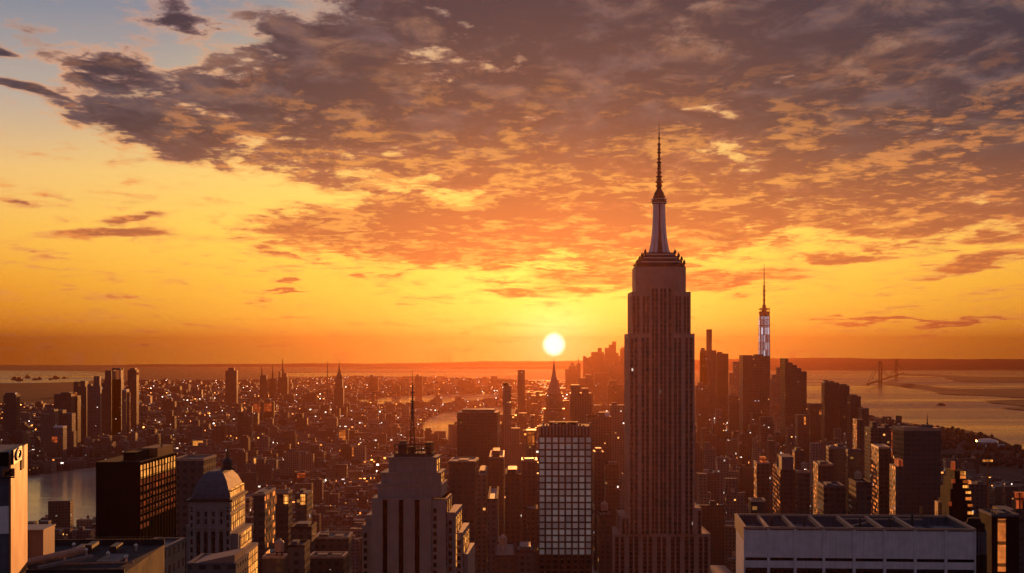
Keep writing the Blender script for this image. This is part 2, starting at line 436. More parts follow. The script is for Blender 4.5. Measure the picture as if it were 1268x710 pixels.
# ------------------------------------------------------------------ mesh builder
class MB:
    """collects boxes, prisms, lathes and tubes; build() links them as ONE mesh object"""
    def __init__(s): s.v = []; s.f = []; s.t = []; s.tint = 0.0
    def add(s, vs, fs):
        o = len(s.v); s.v += [tuple(p) for p in vs]
        s.f += [tuple(i+o for i in f) for f in fs]; s.t += [s.tint]*len(fs)
    def box(s, x0, x1, y0, y1, z0, z1):
        s.add([(x0,y0,z0),(x1,y0,z0),(x1,y1,z0),(x0,y1,z0),(x0,y0,z1),(x1,y0,z1),(x1,y1,z1),(x0,y1,z1)],
              [(3,2,1,0),(4,5,6,7),(0,1,5,4),(1,2,6,5),(2,3,7,6),(3,0,4,7)])
        return s
    def frustum(s, a, b, z0, z1):
        """a, b: (x0,x1,y0,y1) rectangles below and above"""
        s.add([(a[0],a[2],z0),(a[1],a[2],z0),(a[1],a[3],z0),(a[0],a[3],z0),(b[0],b[2],z1),(b[1],b[2],z1),(b[1],b[3],z1),(b[0],b[3],z1)],
              [(3,2,1,0),(4,5,6,7),(0,1,5,4),(1,2,6,5),(2,3,7,6),(3,0,4,7)])
        return s
    def poly(s, pts, z0, z1):
        n = len(pts)
        s.add([(x,y,z0) for x,y in pts]+[(x,y,z1) for x,y in pts],
              [tuple(range(n))[::-1], tuple(range(n,2*n))]+[(i,(i+1)%n,n+(i+1)%n,n+i) for i in range(n)])
        return s
    def lathe(s, prof, cx=0, cy=0, n=16, rot=0.0):
        o = []
        for r, z in prof:
            o += [(cx+r*math.cos(rot+2*math.pi*i/n), cy+r*math.sin(rot+2*math.pi*i/n), z) for i in range(n)]
        fs = [tuple(range(n))[::-1], tuple(range((len(prof)-1)*n, len(prof)*n))]
        for j in range(len(prof)-1):
            for i in range(n):
                fs.append((j*n+i, j*n+(i+1)%n, (j+1)*n+(i+1)%n, (j+1)*n+i))
        s.add(o, fs); return s
    def bar(s, p, q, r, n=8, r2=None):
        p = Vector(p); q = Vector(q); d = (q-p).normalized()
        a = d.orthogonal().normalized(); b = d.cross(a)
        r2 = r if r2 is None else r2
        o = []
        for c, rr in ((p, r), (q, r2)):
            o += [tuple(c+rr*(math.cos(2*math.pi*i/n)*a+math.sin(2*math.pi*i/n)*b)) for i in range(n)]
        s.add(o, [tuple(range(n))[::-1], tuple(range(n,2*n))]+[(i,(i+1)%n,n+(i+1)%n,n+i) for i in range(n)])
        return s
    def build(s, name, mat, parent=None, smooth=False, loc=None, rz=None):
        me = bpy.data.meshes.new(name)
        me.from_pydata(s.v, [], s.f)
        at_ = me.attributes.new('tint', 'FLOAT', 'FACE')
        at_.data.foreach_set('value', s.t)
        if smooth: me.polygons.foreach_set('use_smooth', [True]*len(s.f))
        me.materials.append(mat if not isinstance(mat, str) else M[mat])
        me.update()
        o = bpy.data.objects.new(name, me); COL.objects.link(o)
        if parent is not None: o.parent = parent
        if loc is not None: o.location = loc
        if rz is not None: o.rotation_euler = (0, 0, rz)
        return o

def tag(o, label, cat, group=None, kind=None):
    if label: o['label'] = label
    if cat: o['category'] = cat
    if group: o['group'] = group
    if kind: o['kind'] = kind
    return o
def thing(name, label, cat, loc, rz=0.0, group=None):
    o = bpy.data.objects.new(name, None); COL.objects.link(o)
    o.empty_display_size = 5.0
    o.location = loc; o.rotation_euler = (0, 0, rz)
    return tag(o, label, cat, group)
def zof(py, D): return EYE-(py-CY)/F*D

OCC = []      # screen boxes of the big things: (px0, px1, pytop, D)
FOOT = []     # ground discs that low buildings keep clear of: (x, y, r)

def footprint(f0, f1, D, rot=0.0, side=None, left=False, depth=30.0):
    """centre, width, depth of a block whose front face runs from pixel column f0 to f1 and whose flank reaches column side"""
    a = R(rot); ca, sa = math.cos(a), math.sin(a)
    k0, k1 = (f0-CX)/F, (f1-CX)/F
    if left:
        Cx = k0*D; w = (k1*D-Cx)/(ca-k1*sa)
    else:
        Cx = k1*D; w = (Cx-k0*D)/(ca-k0*sa)
    d = depth
    if side is not None:
        ks = (side-CX)/F
        den = sa+ks*ca
        d = (Cx-ks*D)/den if abs(den) > 1e-4 else depth
        d = max(6.0, min(d, 90.0)) if d > 0 else 60.0
    sx = 1 if left else -1
    mx = Cx+sx*ca*w/2-sa*d/2; my = D+sx*sa*w/2+ca*d/2
    FOOT.append((mx, my, 0.5*math.hypot(w, d)+4))
    ps = [f0, f1]+([side] if side is not None else [])
    return mx, my, w, d, a

def tower(name, label, cat, f0, f1, ytop, D, rot=0.0, side=None, left=False, depth=30.0, mat='brown', tiers=(), bulk=(), mast=None,
          tank=(), parapet=None, rim='roofing', glow=None, group=None, taper=None, crown=None):
    mx, my, w, d, a = footprint(f0, f1, D, rot, side, left, depth)
    OCC.append((min(f0, f1, side if side is not None else f0), max(f0, f1, side if side is not None else f1), ytop, D))
    root = thing(name, label, cat, (mx, my, 0), a, group)
    zt = zof(ytop, D)
    fx = lambda u: -w/2+u*w
    fy = lambda v: -d/2+v*d
    b = MB()
    if taper:
        b.frustum((-w/2, w/2, -d/2, d/2), (-w/2*taper, w/2*taper, -d/2*taper, d/2*taper), -2, zt)
    else:
        b.box(-w/2, w/2, -d/2, d/2, -2, zt)
    for (u0, u1, v0, v1, yt) in tiers:
        z0 = zt if yt < ytop else -2
        b.box(fx(u0), fx(u1), fy(v0), fy(v1), z0, zof(yt, D))
    b.build('wall', mat, root)
    for t in bulk:
        u0, u1, v0, v1, dpx = t[:5]; bm_ = t[5] if len(t) > 5 else 'dusky'
        zb = t[6] if len(t) > 6 else zt
        MB().box(fx(u0), fx(u1), fy(v0), fy(v1), zb+0.02, zb+dpx/F*D).build('roof_bulkhead', bm_, root)
    if parapet:
        h = parapet; t = min(0.6+0.0004*D, 2.0)
        p = MB()
        p.box(-w/2-0.2, w/2+0.2, -d/2-0.2, -d/2+t, zt+0.03, zt+h); p.box(-w/2-0.2, w/2+0.2, d/2-t, d/2+0.2, zt+0.03, zt+h)
        p.box(-w/2-0.2, -w/2+t, -d/2+t+0.01, d/2-t-0.01, zt+0.03, zt+h); p.box(w/2-t, w/2+0.2, -d/2+t+0.01, d/2-t-0.01, zt+0.03, zt+h)
        p.build('parapet', rim, root)
    for (u, v, r) in tank:
        t = MB()
        t.lathe([(r, zt+r*1.2), (r*1.03, zt+r*3.0), (r*1.15, zt+r*3.05), (0.05, zt+r*4.0)], fx(u), fy(v), 12)
        wt_ = t.build('water_tank', 'timber', root)
        for q in range(4):
            c, s_ = math.cos(q*math.pi/2+.78)*r*.75, math.sin(q*math.pi/2+.78)*r*.75
            MB().bar((fx(u)+c, fy(v)+s_, zt), (fx(u)+c, fy(v)+s_, zt+r*1.25), r*.09, 5).build('leg', 'dark_metal', wt_)
    if mast:
        u, yt, rr = mast
        zb = max([zt]+[zof(t[4], D) for t in tiers if t[0] <= u <= t[1]])
        MB().lathe([(rr, zb), (rr*0.8, zb+(zof(yt, D)-zb)*.45), (rr*.45, zb+(zof(yt, D)-zb)*.5), (rr*.25, zof(yt, D))], fx(u), 0, 8).build('mast', 'dark_metal', root)
    if glow:
        for (g0, g1, ya, yb, gm) in glow:          # fractions across the front, pixel rows; panels glow in place of sunlit faces
            MB().box(fx(g0), fx(g1), -d/2-0.5, -d/2-0.02, zof(yb, D), zof(ya, D)).build('glow_panel', gm, root)
    return root, w, d, zt

# ------------------------------------------------------------------ ground, water, hills
def sheet(name, pts, z, mat, kind='structure', thick=0.0):
    b = MB()
    if thick: b.poly(pts, z-thick, z)
    else: b.add([(x, y, z) for x, y in pts], [tuple(range(len(pts)))])
    o = b.build(name, mat); o['kind'] = kind
    return o
GXL = 16000.0
sheet('ground', [(-GXL, -1500), (GXL, -1500), (GXL, 31000), (-GXL, 31000)], 0.0, 'ground')
def gp(pts): 
    out = []
    for x, y in pts: out.append(ground_pt(x, y))
    return out
WATER_PX = {
 'bay': [(900, 470), (905, 461.5), (1100, 459), (1420, 461), (1420, 620), (1330, 592), (1268, 560), (1240, 545), (1215, 537), (1190, 532), (1165, 529), (1120, 524), (1080, 517), (1050, 510), (990, 500), (930, 488)],
 'river': [(-160, 616), (33, 590), (118, 579), (175, 573), (228, 570), (245, 576), (235, 600), (200, 640), (120, 664), (33, 658), (-160, 720)],
 'inlet': [(430, 497), (500, 490), (640, 486), (650, 492), (610, 500), (520, 505), (450, 503)],
 'basin': [(520, 520), (575, 505), (640, 503), (640, 520), (580, 545), (548, 552), (530, 548)],
 'lagoon': [(-200, 476), (-200, 458.5), (60, 459), (150, 461), (130, 471), (60, 475)],
 'sound': [(330, 463.5), (420, 461), (560, 460.5), (636, 461), (650, 464), (600, 469), (480, 469), (380, 468)],
}
def smooth_px(pts, it=2):
    for _ in range(it):
        q = []
        for i in range(len(pts)):
            a, b = pts[i], pts[(i+1) % len(pts)]
            q += [(a[0]*.75+b[0]*.25, a[1]*.75+b[1]*.25), (a[0]*.25+b[0]*.75, a[1]*.25+b[1]*.75)]
        pts = q
    return pts
for nm, pts in WATER_PX.items():
    sheet('water', gp(smooth_px(pts)), 0.7, 'water')
ISLANDS = [
 [(1086, 473.5), (1110, 474.5), (1140, 477), (1165, 481), (1200, 483), (1268, 482), (1420, 481), (1420, 497), (1268, 494), (1225, 490.5), (1165, 489), (1150, 485), (1120, 480), (1088, 476)],
 [(1112, 463.2), (1150, 463.4), (1172, 465), (1200, 467), (1268, 467), (1420, 467), (1420, 474), (1268, 473.6), (1185, 473.8), (1172, 470), (1160, 466.5), (1112, 464.6)],
 [(1218, 497), (1300, 495), (1420, 495), (1420, 520), (1268, 504), (1240, 500.5), (1222, 499.2)],
 [(1238, 505.5), (1300, 506), (1420, 512), (1420, 522), (1300, 511), (1250, 507.4)],
]
for pts in ISLANDS:
    sheet('island', gp(smooth_px(pts, 1)), 4.0, 'island', thick=4.5)
sheet('park_ground', gp(smooth_px([(1090, 545), (1120, 530), (1165, 533), (1200, 536), (1240, 549), (1268, 563), (1330, 596), (1400, 640), (1300, 690), (1150, 640), (1100, 590)], 2)), 1.6, 'park')

def ridge(D, prof, depth, seed, amp):
    rng = random.Random(seed)
    xs = np.linspace(-420, 1690, 260)
    top_ = np.interp(xs, [p[0] for p in prof], [p[1] for p in prof])
    ph = [rng.uniform(0, 6.28) for _ in range(6)]
    wob_ = sum(np.sin(xs/lam+p)*am for lam, p, am in zip((130, 61, 33, 17, 9, 4.3), ph, (1, .6, .45, .3, .2, .12)))
    b = MB(); vs = []; fs = []
    for i, x in enumerate(xs):
        X = (x-CX)/F*D; z = max(6.0, EYE-(top_[i]-amp*wob_[i]-CY)/F*D)
        vs += [(X, D-depth*.5, -5), (X, D-depth*.18, z*.72), (X, D, z), (X*1.05, D+depth*.5, -5)]
    for i in range(len(xs)-1):
        for j in range(3):
            a = i*4+j; fs.append((a, a+4, a+5, a+1))
    b.add(vs, fs)
    o = b.build('hills', 'hills', smooth=True); o['kind'] = 'structure'
ridge(28500, [(-420, 452), (0, 455), (200, 451.5), (440, 449), (634, 448), (800, 447), (920, 444.5), (1100, 443.8), (1268, 444), (1690, 444)], 3500, 3, 0.7)
ridge(24500, [(-420, 458), (0, 459), (160, 457), (330, 455), (520, 454), (640, 453), (760, 452), (900, 449.5), (1100, 449), (1268, 449.5), (1690, 450)], 2200, 8, 0.9)

# ------------------------------------------------------------------ blocks with upright ribs and window strips between them
def ribbed(root, x0, x1, y0, y1, z0, z1, nf, ns, wall='limestone', strip='strip', rec=0.9, ratio=0.45, cap=3.0, sill=0.0, sides='LR', name='wall'):
    """a shaft whose front has nf strips and whose flanks have ns; the wall is one mesh, every strip a part of its own"""
    b = MB(); ztop = z1-cap
    b.box(x0+rec, x1-rec, y0+rec, y1, z0, z1)
    b.box(x0, x1, y0, y0+rec-.01, ztop, z1+.4)
    if sill: b.box(x0, x1, y0, y0+rec-.01, z0, z0+sill)
    bay = (x1-x0)/nf if nf else 0
    pw = bay*ratio
    for i in range(nf+1):
        c = x0+i*bay
        hw_ = pw/2*(1.5 if i % 2 == 0 else .55)
        l, r = max(x0, c-hw_), min(x1, c+hw_)
        b.box(l, r, y0+.003, y0+rec, z0+sill, ztop-.002)
    for i in range(nf):
        ha, hb_ = (1.5, .55) if i % 2 == 0 else (.55, 1.5)
        l, r = x0+i*bay+pw/2*ha, x0+(i+1)*bay-pw/2*hb_
        MB().box(l+.02, r-.02, y0+rec-.28, y0+rec-.03, z0+sill+.02, ztop-.03).build('window_strip', strip, root)
    for sgn, xs in ((-1, x0), (1, x1)):
        if ('L' if sgn < 0 else 'R') not in sides: continue
        lo, hi = (xs+.003, xs+rec-.01) if sgn < 0 else (xs-rec+.01, xs-.003)
        b.box(lo, hi, y0+rec+.004, y1, ztop, z1+.4)
        bay2 = (y1-y0)/ns; pw2 = bay2*ratio
        for i in range(ns+1):
            c = y0+i*bay2
            b.box(lo, hi, max(y0+rec+.004, c-pw2/2), min(y1, c+pw2/2), z0, ztop-.002)
        for i in range(ns):
            f, bk = y0+i*bay2+pw2/2, y0+(i+1)*bay2-pw2/2
            f = max(f, y0+rec+.05)
            xa = (xs+rec-.28, xs+rec-.03) if sgn < 0 else (xs-rec+.03, xs-rec+.28)
            if bk > f+.3:
                MB().box(xa[0], xa[1], f+.02, bk-.02, z0+.02, ztop-.03).build('window_strip', strip, root)
    return b.build(name, wall, root)

# ------------------------------------------------------------------ the spired skyscraper
M['mast_floodlit'] = plain('floodlit_white_mast_panel', (0.80, 0.78, 0.80), 0.4, var=0.06)  # floodlight on the steel mast put into a white colour
def spired_skyscraper():
    D = 1270.0; s = D/F
    X = lambda px: (px-819)*s
    Z = lambda py: zof(py, D)
    cx = (819-CX)*s
    root = thing('spired_skyscraper', 'very tall limestone art deco skyscraper with setbacks, pale steel mast and needle antenna', 'skyscraper', (cx, D+24, 0))
    OCC.append((758, 880, 660, D)); OCC.append((778, 860, 412, D)); FOOT.append((cx, D+24, 75))
    y = -24.0
    # base podium and lower setbacks
    MB().box(-62, 62, y-4, 40, -2, 62).build('podium', 'limestone', root)
    ribbed(root, X(759), X(880), y+2, 32, 62.02, Z(662), 14, 3, cap=2.2)
    ribbed(root, X(768), X(869), y+1, 28, Z(662)+.05, Z(628), 6, 3, cap=2.0) if False else None
    ribbed(root, X(768), X(789), y+1, 28, Z(662)+.05, Z(640), 3, 3, cap=2.0, sides='L')
    ribbed(root, X(849), X(869), y+1, 28, Z(662)+.05, Z(630), 3, 3, cap=2.0, sides='R')
    # main shaft: two wings and a recessed middle
    ribbed(root, X(778), X(806), y-.8, 22, Z(662)+.1, Z(414), 4, 5, cap=3.0, sides='L')
    ribbed(root, X(832), X(860), y-.8, 22, Z(662)+.1, Z(414), 4, 5, cap=3.0, sides='R')
    ribbed(root, X(806)+.02, X(832)-.02, y+1.6, 20, Z(662)+.1, Z(349), 5, 1, cap=5.5, sides='', ratio=.34)
    # upper wings
    ribbed(root, X(782), X(806)-.05, y+.9, 19, Z(414)+.05, Z(362), 4, 4, cap=3.0, sides='L')
    ribbed(root, X(835), X(855.5), y+.9, 19, Z(414)+.05, Z(362), 4, 4, cap=3.0, sides='R')
    # crown block
    crown = MB()
    crown.box(X(787.5), X(850), y+4, 16, Z(414), Z(330))
    crown.box(X(788.5), X(805), y+3.2, y+3.99, Z(362)+.5, Z(353)); crown.box(X(833), X(849), y+3.2, y+3.99, Z(362)+.5, Z(353))
    for px in (792, 798, 803, 836, 842, 847): crown.box(X(px)-.8, X(px)+.8, y+3.0, y+3.15, Z(362)+.6, Z(352))
    crown.build('crown_wall', 'limestone', root)
    for px in (810.5, 814.8, 819, 823.2, 827.5):      # arched heads above the middle strips
        MB().bar((X(px), y+1.4, Z(352.5)), (X(px), y+1.58, Z(352.5)), 1.1, 12).build('arch', 'limestone', root)
    cyc = -4.0
    steps = MB()
    for (p0, p1, ya, yb, dd) in ((788.8, 848.8, 330, 326.5, 16.2), (791.8, 845.8, 326.5, 322, 14.6), (795.3, 842.3, 322, 317.5, 13), (799.5, 838, 317.5, 313, 11.4)):
        steps.box(X(p0), X(p1), cyc-dd, cyc+dd, Z(ya)+.02, Z(yb))
        steps.box(X(p0)-.6, X(p1)+.6, cyc-dd-.6, cyc+dd+.6, Z(yb)+.02, Z(yb)+.7)
    steps.build('stepped_roof', 'dark_metal', root)
    for (px, py, dd) in ((789.6, 326.5, 15.5), (848, 326.5, 15.5), (792.6, 322, 13.9), (845, 322, 13.9), (796, 317.5, 12.3), (841.6, 317.5, 12.3), (800.2, 313, 10.7), (837.3, 313, 10.7)):
        MB().lathe([(1.3, Z(py)+.5), (1.0, Z(py)+2.0), (.15, Z(py)+3.8)], X(px), cyc-dd, 6).build('finial', 'dark_metal', root)
    for (p0, p1, py, dd) in ((794, 843.5, 324.6, 14.7), (797.5, 840, 319.5, 13.1), (801.5, 836, 315, 11.5)):
        MB().box(X(p0), X(p1), cyc-dd-.35, cyc-dd-.05, Z(py), Z(py)+.9).build('light_band', 'steel', root)
    # flared steel mast with four wings
    prof = [(312.8, 15.6), (308, 13.8), (303, 12.2), (297, 10.9), (290, 9.8), (282, 8.9), (272, 8.2), (260, 7.7), (250, 7.5)]
    core = MB().lathe([(r*s*.80, Z(p)) for p, r in prof], 0, cyc, 12, math.pi/12)
    core.build('mast_core', 'dark_metal', root)
    def wing(ang):
        w = MB(); hw = 1.05
        o = []
        for p, r in prof:
            rr = r*s*1.02
            o.append((rr, Z(p)))
        n = len(o); vs = []
        ca, sa = math.cos(ang), math.sin(ang)
        for sg in (-1, 1):
            for r, z in o: vs.append((ca*r-sa*sg*hw, sa*r+ca*sg*hw, z))
            for r, z in o: vs.append((ca*.5-sa*sg*hw, sa*.5+ca*sg*hw, z))
        vs = [(x, y_+cyc, z) for x, y_, z in vs]
        fs = []
        for i in range(n-1):
            fs += [(i, i+1, n+i+1, n+i), (2*n+i, 3*n+i, 3*n+i+1, 2*n+i+1), (i, 2*n+i, 2*n+i+1, i+1)]
        fs += [(0, n, 3*n, 2*n), (n-1, 3*n-1, 4*n-1, 2*n-1)]
        w.add(vs, fs); return w
    for q in range(4): wing(q*math.pi/2+math.pi/4).build('mast_wing', 'mast_floodlit', root)
    for q in range(4):
        a = q*math.pi/2
        p = MB()
        for j in range(len(prof)-1):
            r0, r1 = prof[j][1]*s*.83, prof[j+1][1]*s*.83
            for off in (-.42, .42):
                p.bar((math.cos(a+off)*r0, cyc+math.sin(a+off)*r0, Z(prof[j][0])), (math.cos(a+off)*r1, cyc+math.sin(a+off)*r1, Z(prof[j+1][0])), 1.25, 6)
        p.build('steel_panel', 'mast_floodlit', root)
    MB().lathe([(6.0, Z(250)), (6.9, Z(249)), (6.9, Z(247)), (6.2, Z(246.5)), (6.2, Z(243.5)), (5.2, Z(243)), (5.2, Z(240)), (4.6, Z(239.5)), (4.0, Z(236)), (2.3, Z(232)), (1.7, Z(230))], 0, cyc, 20).build('observation_drum', 'dark_metal', root)
    for py in (249.2, 244.6): MB().lathe([(7.0, Z(py)), (7.0, Z(py)+.7)], 0, cyc, 20).build('drum_ring', 'steel', root)
    an = MB().lathe([(2.2, Z(230)), (2.0, Z(218)), (1.35, Z(217)), (1.3, Z(199)), (.95, Z(198)), (.9, Z(176)), (.55, Z(175)), (.45, Z(160)), (.22, Z(159)), (.15, Z(148))], 0, cyc, 10)
    an = an.build('antenna', 'dark_metal', root)
    for py, r in ((228, 3.0), (223, 3.3), (216.5, 2.7), (211, 2.2), (206, 1.9), (198.5, 2.1), (194, 1.8), (186, 1.7), (182, 1.6), (175.5, 1.6), (168, 1.1)):
        MB().lathe([(r, Z(py)), (r*1.02, Z(py)+.9), (r*.6, Z(py)+1.4)], 0, cyc, 10).build('antenna_collar', 'dark_metal', an)
    for k, py in enumerate((226, 220, 213, 203, 190, 178)):
        for q in range(3):
            a = q*2.094+k*.7; r = 3.0-k*.25
            MB().bar((0, cyc, Z(py)), (math.cos(a)*r, cyc+math.sin(a)*r, Z(py)+.6), .16, 5).build('antenna_arm', 'dark_metal', an)
spired_skyscraper()

# ------------------------------------------------------------------ setback tower with a needle mast
def setback_tower():
    D = 650.0; s = D/F
    X = lambda px: (px-506)*s
    Z = lambda py: zof(py, D)
    root = thing('setback_tower', 'grey stone tower stepping in at the top, three black window slots and thin mast', 'tower', ((506-CX)*s, D, 0), R(-3.0))
    OCC.append((452, 577, 560, D)); FOOT.append(((506-CX)*s, D+18, 34))
    b = MB()
    def slab(p0, p1, y0, y1, ya, yb): b.box(X(p0), X(p1), y0, y1, Z(yb), Z(ya))
    slots = ((473.5, 479.5), (493.5, 499.5), (513.5, 519.5))
    # main front between the slots
    edges = [460] + [e for sl in slots for e in sl] + [534]
    for i in range(0, len(edges), 2): b.box(X(edges[i]), X(edges[i+1]), 0, 1.6, -2, Z(617))
    b.box(X(460)+.02, X(534)-.02, 1.61, 30, -2, Z(617))
    for (a, c) in slots: b.box(X(a)-.01, X(c)+.01, .25, 1.6, Z(617)-.8, Z(617)-.02)
    slab(534.02, 551, 1.2, 30, 617, 617); b.box(X(534)+.02, X(552), 1.0, 30, -2, Z(619))
    b.box(X(466), X(546), 3, 27, Z(617)+.02, Z(601)); b.box(X(470), X(544), 4, 26, Z(601)+.02, Z(587))
    b.box(X(479), X(539), 5.5, 24, Z(587)+.02, Z(569)); b.box(X(478), X(540), 4.8, 24.6, Z(569)+.02, Z(567.4))
    b.box(X(465), X(547), 2.5, 27.4, Z(601)-.5, Z(600.2)); b.box(X(469), X(545), 3.5, 26.4, Z(587)-.4, Z(586.2))
    for px in (484, 497, 510, 523, 535): b.box(X(px)-.35, X(px)+.35, 5.1, 5.48, Z(587), Z(570))
    for px in (475, 488, 506, 524, 540): b.box(X(px)-.3, X(px)+.3, 3.6, 3.98, Z(601), Z(588))
    b.box(X(552)+.02, X(563), 5, 40, -2, Z(636)); b.box(X(563)+.02, X(571), 8, 46, -2, Z(662)); b.box(X(571)+.02, X(577), 11, 50, -2, Z(690))
    b.box(X(446), X(460)-.02, 4, 34, -2, Z(652)); b.box(X(450), X(460)-.03, 6, 32, Z(652)+.01, Z(640))
    b.build('wall', 'stone', root)
    for (a, c) in slots:
        MB().box(X(a)+.03, X(c)-.03, 1.25, 1.55, 40, Z(617)-.85).build('window_slot', 'black', root)
    # paired windows on the narrower bays
    rng = random.Random(4)
    for px in (538.5, 556.5, 566.5, 450.5):
        yf = {538.5: 1.0, 556.5: 5.0, 566.5: 8.0, 450.5: 4.0}[px]
        for j in range(12):
            py = {538.5: 630, 556.5: 646, 566.5: 672, 450.5: 662}[px]+j*9.6
            if py > 716: break
            fr = MB().box(X(px-1.9), X(px+1.9), yf-.12, yf-.01, Z(py+5.6), Z(py)).build('window', 'black', root)
            MB().box(X(px-1.9)-.1, X(px+1.9)+.1, yf-.3, yf-.005, Z(py+5.6)-.35, Z(py+5.6)-.02).build('sill', 'stone', fr)
    # flank windows, some glowing to imitate the low sun on them
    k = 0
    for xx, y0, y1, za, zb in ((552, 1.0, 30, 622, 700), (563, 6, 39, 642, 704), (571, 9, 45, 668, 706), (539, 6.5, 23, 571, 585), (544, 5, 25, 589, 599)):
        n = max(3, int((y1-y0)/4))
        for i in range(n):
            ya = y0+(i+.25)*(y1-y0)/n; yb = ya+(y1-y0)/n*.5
            MB().box(X(xx)+.02, X(xx)+.22, ya, yb, Z(zb), Z(za)).build('window_strip', 'glow_gold' if (i+k) % 2 == 1 else 'strip', root)
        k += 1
    # roof machinery and mast
    deck = MB().box(X(485), X(533), 7, 22, Z(567.4)+.02, Z(563)).build('roof_deck', 'dark_metal', root)
    eq = MB()
    eq.box(X(490), X(500), 8, 14, Z(563), Z(552)); eq.box(X(502), X(509), 9, 15, Z(563), Z(555)); eq.box(X(489), X(497), 15, 21, Z(563), Z(549))
    eq.box(X(511), X(527), 8, 9, Z(560), Z(558.6)); eq.box(X(511), X(527), 8, 9, Z(556), Z(554.6))
    for px in (486, 492, 498, 504, 510, 515, 520, 526, 531): eq.bar((X(px), 7.3, Z(563)), (X(px), 7.3, Z(551.5)), .18, 5)
    eq.bar((X(486), 7.3, Z(551.8)), (X(531), 7.3, Z(551.8)), .2, 5); eq.bar((X(486), 7.3, Z(557.5)), (X(531), 7.3, Z(557.5)), .16, 5)
    eq.build('roof_machinery', 'dark_metal', root)
    MB().box(X(524), X(532), 9, 17, Z(563), Z(549.5)).build('roof_cabin', 'ochre', root)
    lat = MB()
    for sx, sy in ((-1, -1), (1, -1), (1, 1), (-1, 1)): lat.bar((sx*1.3, 14+sy*1.3, Z(563)), (sx*.4, 14+sy*.4, Z(519)), .15, 5)
    for j in range(7):
        t0, t1 = j/7, (j+1)/7
        z0, z1 = Z(563)+(Z(519)-Z(563))*t0, Z(563)+(Z(519)-Z(563))*t1
        r0, r1 = 1.3-.9*t0, 1.3-.9*t1
        for (ax, ay), (bx, by) in (((-1,-1),(1,-1)), ((1,-1),(1,1)), ((1,1),(-1,1)), ((-1,1),(-1,-1))):
            lat.bar((ax*r0, 14+ay*r0, z0), (bx*r1, 14+by*r1, z1), .09, 4)
            lat.bar((bx*r0, 14+by*r0, z0), (ax*r1, 14+ay*r1, z1), .09, 4)
    ms = lat.build('mast_lattice', 'dark_metal', root)
    MB().lathe([(.62, Z(521)), (.55, Z(500)), (.34, Z(499)), (.3, Z(478)), (.16, Z(477)), (.1, Z(459))], 0, 14, 8).build('mast', 'dark_metal', ms)
    for py in (519, 513, 508, 499, 488): MB().lathe([(1.0, Z(py)), (1.0, Z(py)+.5)], 0, 14, 8).build('mast_collar', 'dark_metal', ms)
    for px in (487, 516, 530): MB().bar((X(px), 9, Z(563)), (X(px), 9, Z(540)), .13, 5, .06).build('whip_antenna', 'dark_metal', root)
setback_tower()

